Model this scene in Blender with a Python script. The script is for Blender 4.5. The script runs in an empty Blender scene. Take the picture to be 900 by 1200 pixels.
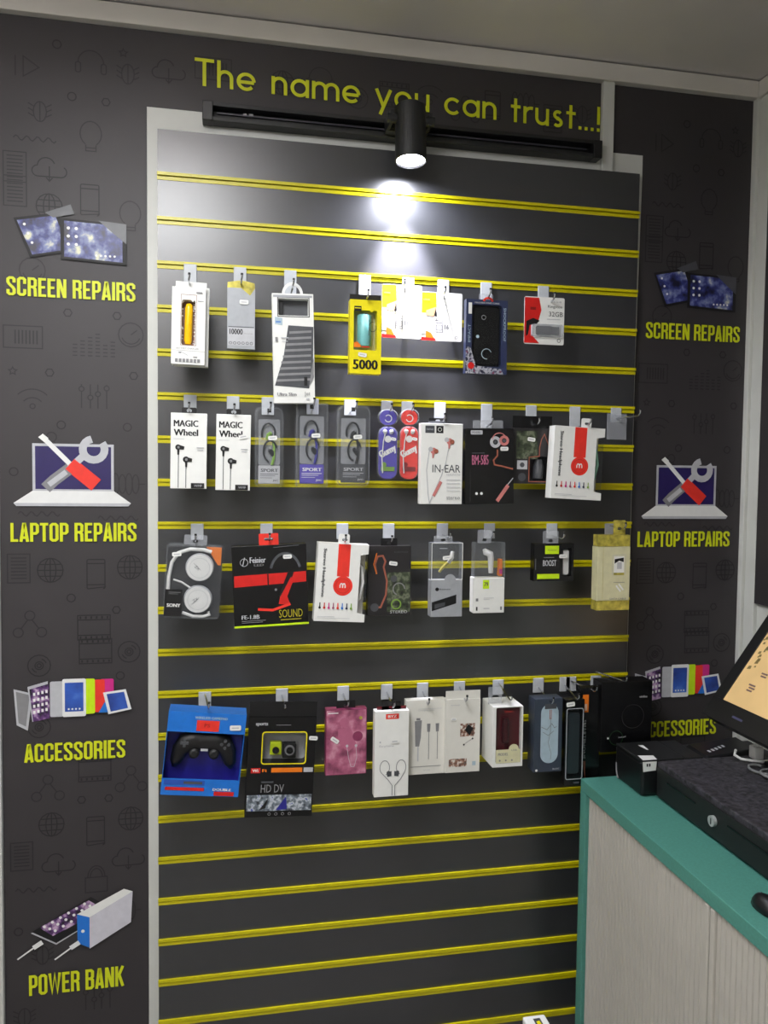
import bpy, bmesh, math, random
from mathutils import Vector, Matrix
random.seed(7)
SC = bpy.context.scene
COL = SC.collection
PI = math.pi
G0 = 2.145                     # height of the first (top) groove of the slatwall above the floor, metres
# ------------------------------------------------------------------ camera
YAW, PITCH, ROLL = 0.196759, -0.047405, 0.011855
fw = Vector((math.sin(YAW)*math.cos(PITCH), math.cos(YAW)*math.cos(PITCH), math.sin(PITCH)))
rt0 = Vector((math.cos(YAW), -math.sin(YAW), 0)); up0 = rt0.cross(fw)
rt = rt0*math.cos(ROLL) + up0*math.sin(ROLL); up = up0*math.cos(ROLL) - rt0*math.sin(ROLL)
cam_data = bpy.data.cameras.new('camera'); cam = bpy.data.objects.new('camera', cam_data); COL.objects.link(cam)
cam_data.sensor_fit = 'HORIZONTAL'; cam_data.sensor_width = 36.0; cam_data.lens = 924.77/900*36.0
cam_data.clip_start = 0.02
cam.matrix_world = Matrix(((rt.x, up.x, -fw.x, 0.15335), (rt.y, up.y, -fw.y, -1.90342), (rt.z, up.z, -fw.z, G0-0.67571), (0, 0, 0, 1)))
SC.camera = cam
# ------------------------------------------------------------------ world, exposure, room light
SC.view_settings.view_transform = 'Standard'; SC.view_settings.look = 'None'
SC.view_settings.gamma = 1.0; SC.view_settings.use_curve_mapping = False
SC.view_settings.exposure = -0.18
SC.cycles.use_denoising = True
SC.cycles.max_bounces = 8; SC.cycles.transparent_max_bounces = 16
SC.cycles.sample_clamp_indirect = 4.0
W = bpy.data.worlds.new('world'); SC.world = W; W.use_nodes = True
W.node_tree.nodes['Background'].inputs[0].default_value = (0.75, 0.8, 0.9, 1)
W.node_tree.nodes['Background'].inputs[1].default_value = 0.05
def area(name, loc, rot, sx, sy, power, colour):
    l = bpy.data.lights.new(name, 'AREA'); l.shape = 'RECTANGLE'; l.size = sx; l.size_y = sy; l.energy = power; l.color = colour
    o = bpy.data.objects.new(name, l); COL.objects.link(o); o.location = loc; o.rotation_euler = rot
    return o
# two ceiling panels out of view; the far one is added to brighten the ceiling
PANELS = [(-0.12, -1.10, G0+0.309), (-0.75, -2.45, G0+0.10)]          # hung below the ceiling to leave room for the added upward fill
for px, py, pz in PANELS:
    near = py > -2
    area('panel_light_down', (px, py, pz-0.047), (0, 0, 0), 0.55, 0.55, 31 if near else 13, (0.97, 0.985, 1.0))
    area('ceiling_fill_up', (px, py, pz+0.003), (PI, 0, 0), 0.55, 0.55, 18 if near else 78, (1.0, 0.965, 0.955))  # upward fill light added only to brighten the ceiling
# the track spotlight's beam
SPOT_POS = Vector((0.569, -0.080, G0+0.05))
sl = bpy.data.lights.new('spot_beam', 'SPOT'); sl.energy = 21.0; sl.spot_size = math.radians(165); sl.spot_blend = 0.85
sl.shadow_soft_size = 0.022; sl.color = (0.86, 0.88, 1.0)
so = bpy.data.objects.new('spot_beam', sl); COL.objects.link(so); so.location = SPOT_POS
so.rotation_euler = (math.radians(10), 0, 0)
s2 = bpy.data.lights.new('spot_reflector_core', 'SPOT'); s2.energy = 150.0; s2.spot_size = math.radians(50); s2.spot_blend = 0.8   # the reflector's narrow core
s2.shadow_soft_size = 0.018; s2.color = (0.88, 0.86, 1.0)
so2 = bpy.data.objects.new('spot_reflector_core', s2); COL.objects.link(so2); so2.rotation_euler = (math.radians(13), 0, 0)

# ------------------------------------------------------------------ materials
def lin(c):
    return tuple((x/255/12.92 if x/255 <= 0.04045 else ((x/255+0.055)/1.055)**2.4) for x in c)
MATS = {}
def M(name, rgb, rough=0.5, metal=0.0, spec=0.5, var=0.06, scale=60, bump=0.0, emit=None, coat=0.0):
    """procedural principled material: colour (0-255 sRGB albedo) broken up by fine noise"""
    if name in MATS: return MATS[name]
    m = bpy.data.materials.new(name); m.use_nodes = True; nt = m.node_tree; b = nt.nodes['Principled BSDF']
    c = lin(rgb)
    tc = nt.nodes.new('ShaderNodeTexCoord'); nz = nt.nodes.new('ShaderNodeTexNoise'); nz.inputs['Scale'].default_value = scale
    nz.inputs['Detail'].default_value = 3
    nt.links.new(tc.outputs['Object'], nz.inputs['Vector'])
    rp = nt.nodes.new('ShaderNodeValToRGB'); rp.color_ramp.elements[0].position = 0.3; rp.color_ramp.elements[1].position = 0.7
    rp.color_ramp.elements[0].color = tuple(x*(1-var) for x in c) + (1,)
    rp.color_ramp.elements[1].color = tuple(min(1, x*(1+var)) for x in c) + (1,)
    nt.links.new(nz.outputs['Fac'], rp.inputs['Fac']); nt.links.new(rp.outputs['Color'], b.inputs['Base Color'])
    b.inputs['Roughness'].default_value = rough; b.inputs['Metallic'].default_value = metal
    b.inputs['Specular IOR Level'].default_value = spec; b.inputs['Coat Weight'].default_value = coat
    if bump:
        bp = nt.nodes.new('ShaderNodeBump'); bp.inputs['Strength'].default_value = bump; bp.inputs['Distance'].default_value = 0.002
        nt.links.new(nz.outputs['Fac'], bp.inputs['Height']); nt.links.new(bp.outputs['Normal'], b.inputs['Normal'])
    if emit:
        nt.links.new(rp.outputs['Color'], b.inputs['Emission Color']); b.inputs['Emission Strength'].default_value = emit
    MATS[name] = m; return m
def clear_mat(name, rgb, opacity, rough=0.12, edge=0.5):
    """thin clear plastic: mostly transparent, glossy at grazing angles"""
    m = bpy.data.materials.new(name); m.use_nodes = True; nt = m.node_tree; b = nt.nodes['Principled BSDF']
    out = nt.nodes['Material Output']
    b.inputs['Base Color'].default_value = lin(rgb) + (1,); b.inputs['Roughness'].default_value = rough
    tr = nt.nodes.new('ShaderNodeBsdfTransparent'); mx = nt.nodes.new('ShaderNodeMixShader')
    lw = nt.nodes.new('ShaderNodeLayerWeight'); lw.inputs['Blend'].default_value = 0.35
    mr = nt.nodes.new('ShaderNodeMapRange'); mr.inputs['To Min'].default_value = opacity; mr.inputs['To Max'].default_value = min(1, opacity+edge)
    nt.links.new(lw.outputs['Facing'], mr.inputs['Value']); nt.links.new(mr.outputs['Result'], mx.inputs['Fac'])
    nt.links.new(tr.outputs[0], mx.inputs[1]); nt.links.new(b.outputs[0], mx.inputs[2]); nt.links.new(mx.outputs[0], out.inputs['Surface'])
    MATS[name] = m; return m
def speckle_mat(name, stops, scale, rough=0.4, detail=4):
    """a colour picture made of noise (galaxy wallpaper, camouflage, photographs too small to read)"""
    m = bpy.data.materials.new(name); m.use_nodes = True; nt = m.node_tree; b = nt.nodes['Principled BSDF']
    tc = nt.nodes.new('ShaderNodeTexCoord'); nz = nt.nodes.new('ShaderNodeTexNoise'); nz.inputs['Scale'].default_value = scale
    nz.inputs['Detail'].default_value = detail; nt.links.new(tc.outputs['Object'], nz.inputs['Vector'])
    rp = nt.nodes.new('ShaderNodeValToRGB'); cr = rp.color_ramp
    while len(cr.elements) < len(stops): cr.elements.new(0.5)
    for e, (p, c) in zip(cr.elements, stops): e.position = p; e.color = lin(c) + (1,)
    nt.links.new(nz.outputs['Fac'], rp.inputs['Fac']); nt.links.new(rp.outputs['Color'], b.inputs['Base Color'])
    b.inputs['Roughness'].default_value = rough; MATS[name] = m; return m

wall_white = M('white_painted_board', (205, 206, 200), 0.55, scale=8, var=0.03)
ceil_white = M('ceiling_paint', (214, 209, 207), 0.7, scale=5, var=0.04)
cornice_m = M('cornice_plastic', (206, 202, 194), 0.6, scale=6, var=0.03)
graphic_dark = M('printed_charcoal_vinyl', (49, 46, 48), 0.55, scale=4, var=0.05)
icon_ink = M('dark_icon_ink', (22, 21, 23), 0.6)
icon_ink_b = M('dark_icon_ink_soft', (28, 27, 29), 0.6)
lime = M('lime_lettering', (208, 216, 20), 0.5, var=0.02)
slat_m = M('slatwall_laminate', (44, 45, 48), 0.34, scale=30, var=0.05, spec=1.0)
insert_m = M('yellow_groove_plastic', (196, 186, 6), 0.35, var=0.03)
black = M('black_plastic', (14, 14, 16), 0.4)
black_gl = M('black_gloss_card', (13, 13, 15), 0.25)
black_mt = M('black_powder_coat', (19, 20, 21), 0.5, bump=0.1, scale=400)
dark_card = M('dark_charcoal_card', (38, 36, 38), 0.35)
white = M('white_card', (236, 236, 232), 0.4, var=0.02)
white_pl = M('white_plastic', (232, 232, 230), 0.3, var=0.02)
offwhite = M('off_white_card', (222, 220, 212), 0.45, var=0.02)
grey = M('grey_ink', (128, 128, 130), 0.5)
lgrey = M('pale_grey_ink', (185, 186, 190), 0.5)
dgrey = M('dark_grey_ink', (72, 74, 78), 0.4)
red = M('red_print', (200, 28, 24), 0.4)
red2 = M('bright_red_print', (224, 52, 40), 0.4)
orange = M('orange_print', (232, 120, 20), 0.4)
yellow = M('yellow_print', (238, 222, 20), 0.35)
amber = M('amber_liquid', (246, 192, 20), 0.2)
gold = M('gold_foil', (188, 176, 78), 0.3, metal=0.3, var=.4, scale=70)
gold_c = M('champagne_card', (212, 208, 170), 0.4)
brown = M('brown_window_tint', (140, 108, 96), 0.3, scale=300, var=0.4)
silver = M('silver_card', (164, 167, 172), 0.35, metal=0.1)
steel = M('chrome_wire', (200, 202, 208), 0.18, metal=1.0)
hookpl = M('hook_plate_plastic', (186, 190, 194), 0.25)
blue = M('blue_print', (28, 110, 200), 0.35)
dblue = M('deep_blue_print', (36, 34, 130), 0.35)
navy = M('navy_card', (44, 52, 84), 0.35)
purple = M('violet_print', (82, 70, 170), 0.4)
teal = M('teal_laminate', (74, 134, 122), 0.5, scale=180, var=0.08)
lteal = M('pale_turquoise_plastic', (130, 200, 200), 0.35)
green = M('leaf_green_print', (120, 160, 60), 0.4)
limegr = M('lime_green_print', (196, 230, 20), 0.4)
maroon = M('maroon_window', (84, 22, 30), 0.2)
pink = M('dusty_pink_print', (172, 96, 124), 0.3)
pinkd = M('deep_pink_print', (128, 50, 84), 0.35)
rose = M('rose_gold_print', (196, 120, 116), 0.35)
magenta = M('magenta_print', (200, 40, 130), 0.4)
copper = M('copper_print', (150, 84, 66), 0.4)
ltblue = M('pale_blue_grey_print', (170, 190, 202), 0.4)
skin = M('sandy_print', (196, 150, 110), 0.5)
lav = M('lavender_grey', (205, 203, 212), 0.4)
tambour = M('tambour_beige', (182, 178, 169), 0.5, scale=14, var=0.03)
ink = M('black_poster_ink', (10, 10, 12), 0.6)
clear = clear_mat('clear_blister_plastic', (165, 170, 175), 0.10)
clear2 = clear_mat('hazy_blister_plastic', (210, 213, 220), 0.24)
clear3 = clear_mat('sport_pack_plastic', (200, 204, 210), 0.07, 0.12, .6)
clearwin = clear_mat('clear_film_window', (70, 72, 75), 0.03, 0.12, .25)
galaxy = speckle_mat('galaxy_picture', [(0.3, (14, 14, 40)), (0.45, (44, 52, 120)), (0.58, (120, 130, 170)), (0.68, (220, 220, 190))], 38)
phone_pic = speckle_mat('phone_wallpaper', [(0.35, (22, 20, 30)), (0.5, (90, 50, 110)), (0.65, (200, 170, 200))], 60)
tab_blue = speckle_mat('blue_screen_picture', [(0.3, (22, 34, 100)), (0.6, (50, 90, 180)), (0.75, (110, 150, 220))], 14)
camo = speckle_mat('camouflage_print', [(0.35, (24, 26, 22)), (0.5, (60, 70, 50)), (0.6, (110, 116, 96)), (0.7, (30, 30, 26))], 60)
photo_p = speckle_mat('pink_portrait_print', [(0.35, (110, 50, 76)), (0.5, (168, 92, 120)), (0.65, (205, 150, 168))], 28)
photo_s = speckle_mat('sport_photo_print', [(0.35, (40, 44, 50)), (0.5, (120, 130, 140)), (0.6, (200, 205, 210)), (0.7, (70, 80, 150))], 90)
photo_f = speckle_mat('flower_photo_print', [(0.4, (222, 220, 212)), (0.5, (150, 110, 90)), (0.62, (60, 46, 44)), (0.75, (220, 215, 205))], 110)
photo_n = speckle_mat('patterned_case_print', [(0.42, (24, 28, 52)), (0.5, (190, 190, 198)), (0.62, (40, 46, 80)), (0.75, (160, 70, 80))], 90)

# ------------------------------------------------------------------ mesh building
class MB:
    """collects geometry; build() links it as ONE mesh object"""
    def __init__(s): s.v = []; s.f = []; s.m = []; s.mats = []; s.smooth = []
    def mi(s, mat):
        if mat not in s.mats: s.mats.append(mat)
        return s.mats.index(mat)
    def add(s, vs, fs, mat, smooth=False):
        o = len(s.v); k = s.mi(mat); s.v += [tuple(p) for p in vs]
        for f in fs: s.f.append([i+o for i in f]); s.m.append(k); s.smooth.append(smooth)
    def box(s, x0, y0, z0, x1, y1, z1, mat):
        vs = [(x, y, z) for x in (x0, x1) for y in (y0, y1) for z in (z0, z1)]
        s.add(vs, [(0,1,3,2), (4,6,7,5), (0,4,5,1), (2,3,7,6), (0,2,6,4), (1,5,7,3)], mat)
        return s
    def prism(s, pts, y0, y1, mat, smooth=False):
        """outline in x,z (counter-clockwise seen from -y) extruded from y0 (front) to y1"""
        n = len(pts)
        vs = [(x, y0, z) for x, z in pts] + [(x, y1, z) for x, z in pts]
        s.add(vs, [list(range(n))], mat); s.add(vs, [list(range(2*n-1, n-1, -1))], mat)
        s.add(vs, [(i, i+n, (i+1) % n + n, (i+1) % n) for i in range(n)], mat, smooth)
        return s
    def ring(s, outer, inner, y0, y1, mat):
        n = len(outer)
        vs = [(x, y0, z) for x, z in outer] + [(x, y0, z) for x, z in inner] + [(x, y1, z) for x, z in outer] + [(x, y1, z) for x, z in inner]
        fs = []
        for i in range(n):
            j = (i+1) % n
            fs += [(i, j, n+j, n+i), (2*n+i, 3*n+i, 3*n+j, 2*n+j), (i, 2*n+i, 2*n+j, j), (n+i, n+j, 3*n+j, 3*n+i)]
        s.add(vs, fs, mat); return s
    def tube(s, path, r, mat, n=8, caps=True):
        path = [Vector(p) for p in path]; rings = []; prev = None
        for i, p in enumerate(path):
            t = (path[min(i+1, len(path)-1)] - path[max(i-1, 0)]).normalized()
            a = prev if prev else (Vector((0, 0, 1)) if abs(t.z) < 0.9 else Vector((1, 0, 0)))
            a = (a - t*a.dot(t)).normalized(); b = t.cross(a); prev = a
            rr = r[i] if isinstance(r, (list, tuple)) else r
            rings.append([p + a*rr*math.cos(2*PI*k/n) + b*rr*math.sin(2*PI*k/n) for k in range(n)])
        vs = [q for g in rings for q in g]; fs = []
        for i in range(len(path)-1):
            for k in range(n):
                fs.append((i*n+k, i*n+(k+1) % n, (i+1)*n+(k+1) % n, (i+1)*n+k))
        s.add(vs, fs, mat, True)
        if caps: s.add(vs, [list(range(n))[::-1], [(len(path)-1)*n+k for k in range(n)]], mat)
        return s
    def build(s, name, parent=None, bevel=0.0, mat=None):
        me = bpy.data.meshes.new(name); me.from_pydata(s.v, [], s.f)
        for m in s.mats: me.materials.append(m)
        me.polygons.foreach_set('material_index', s.m); me.polygons.foreach_set('use_smooth', s.smooth)
        me.update()
        o = bpy.data.objects.new(name, me); COL.objects.link(o)
        if parent: o.parent = parent
        if bevel:
            b = o.modifiers.new('bevel', 'BEVEL'); b.width = bevel; b.segments = 2; b.limit_method = 'ANGLE'; b.angle_limit = math.radians(50)
        return o
def tag(o, label=None, cat=None, group=None, kind=None):
    if label: o['label'] = label
    if cat: o['category'] = cat
    if group: o['group'] = group
    if kind: o['kind'] = kind
    return o
def empty(name, loc=(0, 0, 0), rot=(0, 0, 0)):
    o = bpy.data.objects.new(name, None); COL.objects.link(o); o.location = loc; o.rotation_euler = rot; o.empty_display_size = 0.05
    return o
def struct(name, mb, parent=None, bevel=0):
    return tag(mb.build(name, parent, bevel), kind='structure')

# ------------------------------------------------------------------ flat shapes: strokes, lettering, icons (all in a 2-D plane)
def arc(cx, cz, r, a0, a1, n=12, rz=None):
    rz = rz or r
    return [(cx + r*math.cos(math.radians(a0+(a1-a0)*i/n)), cz + rz*math.sin(math.radians(a0+(a1-a0)*i/n))) for i in range(n+1)]
def rrect(x0, z0, x1, z1, r, n=4):
    r = min(r, (x1-x0)/2, (z1-z0)/2)
    return arc(x1-r, z0+r, r, -90, 0, n) + arc(x1-r, z1-r, r, 0, 90, n) + arc(x0+r, z1-r, r, 90, 180, n) + arc(x0+r, z0+r, r, 180, 270, n)
def stroke(pts, w, closed=False):
    """mitred ribbon along a polyline -> (verts, faces)"""
    P = []
    for p in pts:
        p = Vector(p)
        if not P or (p-P[-1]).length > 1e-6: P.append(p)
    if closed and (P[0]-P[-1]).length < 1e-6: P.pop()
    n = len(P); vs = []
    for i in range(n):
        a = P[i-1] if (closed or i > 0) else None; b = P[(i+1) % n] if (closed or i < n-1) else None
        d1 = (P[i]-a).normalized() if a is not None else None; d2 = (b-P[i]).normalized() if b is not None else None
        if d1 is None: d1 = d2
        if d2 is None: d2 = d1
        n1 = Vector((-d1.y, d1.x)); n2 = Vector((-d2.y, d2.x)); m = n1+n2
        if m.length < 1e-4: m = n1
        m.normalize(); k = 1/max(0.45, m.dot(n1))
        vs += [P[i]+m*w/2*k, P[i]-m*w/2*k]
    fs = [(2*i, 2*i+1, (2*i+3) % (2*n), (2*i+2) % (2*n)) for i in range(n if closed else n-1)]
    return [tuple(v) for v in vs], fs
A_, B_ = 0.068, 0.932
CAPS = {  # narrow poster capitals: width, strokes
 'A': (.40, [[(.055, 0), (.18, .94), (.22, .94), (.345, 0)], [(.10, .22), (.30, .22)]]),
 'B': (.40, [[(A_, 0), (A_, 1)], [(A_, B_), (.26, B_), (.33, .86), (.33, .62), (.26, .53), (A_, .53)], [(.26, .53), (.33, .45), (.33, .14), (.26, A_), (A_, A_)]]),
 'C': (.40, [[(.33, .64), (.33, .86), (.26, B_), (.14, B_), (A_, .86), (A_, .14), (.14, A_), (.26, A_), (.33, .14), (.33, .36)]]),
 'E': (.35, [[(.34, B_), (A_, B_), (A_, A_), (.34, A_)], [(A_, .51), (.30, .51)]]),
 'I': (.136, [[(A_, 0), (A_, 1)]]),
 'K': (.41, [[(A_, 0), (A_, 1)], [(.36, 1), (.13, .45)], [(.18, .58), (.36, 0)]]),
 'L': (.34, [[(A_, 1), (A_, A_), (.33, A_)]]),
 'N': (.42, [[(A_, 0), (A_, 1)], [(.09, .97), (.33, .03)], [(.352, 0), (.352, 1)]]),
 'O': (.40, [[(A_, .5), (A_, .14), (.14, A_), (.26, A_), (.33, .14), (.33, .86), (.26, B_), (.14, B_), (A_, .86), (A_, .5)]]),
 'P': (.38, [[(A_, 0), (A_, 1)], [(A_, B_), (.25, B_), (.32, .86), (.32, .52), (.25, .44), (A_, .44)]]),
 'R': (.40, [[(A_, 0), (A_, 1)], [(A_, B_), (.26, B_), (.33, .86), (.33, .58), (.26, .5), (A_, .5)], [(.24, .5), (.32, .40), (.335, 0)]]),
 'S': (.40, [[(.33, .68), (.33, .86), (.26, B_), (.14, B_), (A_, .86), (A_, .70), (.12, .60), (.28, .42), (.33, .32), (.33, .14), (.26, A_), (.14, A_), (A_, .14), (A_, .32)]]),
 'T': (.36, [[(0, B_), (.36, B_)], [(.18, 0), (.18, B_)]]),
 'W': (.56, [[(.05, 1), (.16, .06), (.28, .92), (.40, .06), (.51, 1)]]),
 ' ': (.16, []),
}
def arch(x): return arc(x+.33, .58, .33, 180, 0, 10)
ROUND = {  # round geometric lower case, x-height 1
 'T': (1.0, [[(0, 1.41), (1.0, 1.41)], [(.5, 0), (.5, 1.41)]]),
 'h': (.86, [[(.09, 0), (.09, 1.5)], [(.09, .58)] + arch(.09) + [(.75, 0)]]),
 'n': (.86, [[(.09, 0), (.09, 1)], [(.09, .58)] + arch(.09) + [(.75, 0)]]),
 'm': (1.50, [[(.09, 0), (.09, 1)], [(.09, .58)] + arch(.09) + [(.75, 0)], [(.75, .58)] + arch(.75) + [(1.41, 0)]]),
 'u': (.86, [[(.75, 1), (.75, 0)], [(.09, 1), (.09, .42)] + arc(.42, .42, .33, 180, 360, 10)]),
 'e': (1.0, [arc(.5, .5, .41, 0, 318, 22), [(.09, .47), (.91, .47)]]),
 'o': (1.0, [arc(.5, .5, .41, 0, 360, 24)]),
 'a': (1.0, [arc(.5, .5, .41, 0, 360, 24), [(.91, 0), (.91, 1)]]),
 'c': (.92, [arc(.5, .5, .41, 42, 318, 20)]),
 'y': (.92, [[(.06, 1), (.46, .02)], [(.86, 1), (.28, -.45)]]),
 't': (.60, [[(.28, 0), (.28, 1.4)], [(0, .92), (.58, .92)]]),
 'r': (.56, [[(.09, 0), (.09, 1)], arc(.47, .55, .38, 180, 75, 8)]),
 's': (.72, [arc(.36, .72, .2, 35, 270, 10, .19) + arc(.36, .28, .22, 90, -145, 10, .2)]),
 '.': (.22, [[(.11, 0), (.11, .2)]]), '!': (.24, [[(.12, 0), (.12, .2)], [(.12, .42), (.12, 1.5)]]), ' ': (.52, []),
}
def letter_strokes(text, font, w, gap):
    x = 0; vs = []; fs = []
    for ch in text:
        adv, st = font[ch]
        for s_ in st:
            cl = len(s_) > 8 and (Vector(s_[0])-Vector(s_[-1])).length < 1e-6
            v, f = stroke([(a+x, b) for a, b in s_], w, cl); o = len(vs); vs += [(a, b, 4e-5*st.index(s_)) for a, b in v]; fs += [[i+o for i in q] for q in f]
        x += adv+gap
    return vs, fs, x-gap
TXT = {}
def glyphs(text, bold=0.0):
    """filled outlines of a line of text in the built-in font, scaled to the unit box"""
    k = (text, bold)
    if k in TXT: return TXT[k]
    cu = bpy.data.curves.new('t', 'FONT'); cu.body = text; cu.resolution_u = 2; cu.fill_mode = 'FRONT'
    ob = bpy.data.objects.new('t', cu); me = ob.to_mesh()
    vs = [(v.co.x, v.co.y) for v in me.vertices]; fs = [list(p.vertices) for p in me.polygons]
    if bold:
        n = len(vs); vs = [(a, b, 0) for a, b in vs] + [(a+bold*3.5, b, 3e-5) for a, b in vs] + [(a+bold*7.0, b, 6e-5) for a, b in vs]
        fs = [[i+n*k for i in q] for k in range(3) for q in fs]
    ob.to_mesh_clear(); bpy.data.objects.remove(ob); bpy.data.curves.remove(cu)
    x0 = min(v[0] for v in vs); x1 = max(v[0] for v in vs); y0 = min(v[1] for v in vs); y1 = max(v[1] for v in vs)
    vs = [((v[0]-x0)/(x1-x0), (v[1]-y0)/(y1-y0), v[2] if len(v) > 2 else 0) for v in vs]; TXT[k] = (vs, fs); return TXT[k]

class Face:
    """prints flat shapes on the front face (local y = 0) of a thing; u,v run 0..1 over width w and height h"""
    def __init__(s, w, h, y=0.0, step=0.00012): s.w = w; s.h = h; s.y = y; s.k = 0; s.step = step; s.mb = MB(); s.sh = []
    def _y(s): s.k += 1; return s.y-0.00015-s.step*s.k
    def P(s, u, v): return ((u-0.5)*s.w, v*s.h)
    def flat(s, pts2, fs, mat, txt=False):
        y = s._y(); s.sh.append((txt, [(p[0], y-(p[2] if len(p) > 2 else 0), p[1]) for p in pts2], fs, mat)); return s
    def poly(s, uv, mat): p = [s.P(*q) for q in uv]; return s.flat(p, [list(range(len(p)))], mat)
    def rect(s, u0, v0, u1, v1, mat, r=0.0):
        a, b = s.P(u0, v0), s.P(u1, v1)
        if r: p = rrect(a[0], a[1], b[0], b[1], r); return s.flat(p, [list(range(len(p)))], mat)
        return s.poly([(u0, v0), (u1, v0), (u1, v1), (u0, v1)], mat)
    def circ(s, u, v, r, mat, n=20):
        c = s.P(u, v); p = arc(c[0], c[1], r, 0, 360, n)[:-1]; return s.flat(p, [list(range(n))], mat)
    def line(s, uv, wd, mat, closed=False):
        v, f = stroke([s.P(*q) for q in uv], wd, closed); return s.flat(v, f, mat)
    def ringc(s, u, v, r, wd, mat, a0=0, a1=360):
        c = s.P(u, v); vs, f = stroke(arc(c[0], c[1], r, a0, a1, 20), wd, a1-a0 == 360); return s.flat(vs, f, mat)
    def text(s, t, u0, v0, u1, v1, mat, rot=0, bold=0.0):
        vs, fs = glyphs(t, bold); a, b = s.P(u0, v0), s.P(u1, v1); o = []
        for x, z, e in vs:
            if rot == -90: x, z = z, 1-x          # reads downward
            elif rot == 90: x, z = 1-z, x
            o.append((a[0]+(b[0]-a[0])*x, a[1]+(b[1]-a[1])*z, e))
        return s.flat(o, fs, mat, True)
    def slant(s, t, u, v, ln, ht, ang, mat, bold=0.0):
        vs, fs = glyphs(t, bold); c = s.P(u, v); ca, sa = math.cos(math.radians(ang)), math.sin(math.radians(ang)); o = []
        for x, z, e in vs:
            x, z = (x-.5)*ln, (z-.5)*ht; o.append((c[0]+x*ca-z*sa, c[1]+x*sa+z*ca, e))
        return s.flat(o, fs, mat, True)
    def done(s, name, parent, label=None, whole=False):
        """links the shapes: writing and pictures apart, and groups of shapes that stand clear of each other apart"""
        o = None
        if s.mb.v: s.mb.build(name, parent); s.mb = MB()
        for txt in (False, True):
            sh = [q for q in s.sh if q[0] == txt]
            bb = [(min(p[0] for p in q[1]), min(p[2] for p in q[1]), max(p[0] for p in q[1]), max(p[2] for p in q[1])) for q in sh]
            grp = list(range(len(sh)))
            def root(i):
                while grp[i] != i: i = grp[i]
                return i
            if not whole:
                for i in range(len(sh)):
                    for j in range(i):
                        gx = max(bb[i][0]-bb[j][2], bb[j][0]-bb[i][2], 0); gz = max(bb[i][1]-bb[j][3], bb[j][1]-bb[i][3], 0)
                        if math.hypot(gx, gz) < .012: grp[root(i)] = root(j)
            else: grp = [0]*len(sh)
            for g in sorted(set(root(i) for i in range(len(sh)))):
                m = MB()
                for i, q in enumerate(sh):
                    if root(i) == g: m.add(q[1], q[2], q[3])
                o = m.build('lettering' if txt else name, parent)
                if label: o['label'] = label
        s.sh = []
        return o

# ================================================================== ROOM
XL, XR, YB, CEI = -2.0, 1.55, -4.2, G0+0.378
struct('wall_back', MB().box(XL-.1, .03, 0, XR+.1, .13, CEI+.05, wall_white))
struct('wall_right', MB().box(XR, YB, 0, XR+.1, .03, CEI+.05, wall_white))
struct('wall_left', MB().box(XL-.1, YB, 0, XL, .03, CEI+.05, wall_white))
struct('wall_front', MB().box(XL-.1, YB-.1, 0, XR+.1, YB, CEI+.05, wall_white))
struct('ceiling', MB().box(XL-.1, YB-.1, CEI, XR+.1, .13, CEI+.1, ceil_white))
fl = M('grey_floor_tile', (132, 129, 125), 0.35, scale=9, var=0.1)
struct('floor', MB().box(XL-.1, YB-.1, -.1, XR+.1, .13, 0, fl))
# cornice batten under the ceiling along the back and right walls, a dark shadow gap above it
struct('trim_1', MB().box(XL, 0.0, G0+.331, XR-.021, .03, G0+.374, cornice_m), bevel=.002)
struct('trim_2', MB().box(XR-.02, YB, G0+.331, XR, .028, G0+.374, cornice_m), bevel=.002)
struct('trim_3', MB().box(1.091, .006, G0+.1, 1.122, .022, G0+.331, wall_white), bevel=.002)      # white trunking above the slatwall
struct('trim_4', MB().box(1.529, .004, 0, XR-.0005, .03, G0+.331, wall_white), bevel=.002)         # corner strip, back wall
struct('trim_5', MB().box(XR-.012, -.036, 0, XR, .0035, G0+.331, wall_white), bevel=.002)          # corner strip, right wall
struct('trim_6', MB().box(-.40, .008, 0, -.3525, .03, G0+.331, wall_white), bevel=.002)            # strip left of the printed panel
# white backing board round the slatwall
struct('trim_7', MB().prism([(-.0285, 0), (1.2045, 0), (1.2045, G0-.38), (1.2105, G0+.10), (1.2105, G0+.1595), (-.0285, G0+.1595)], .0183, .0197, wall_white))

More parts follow.
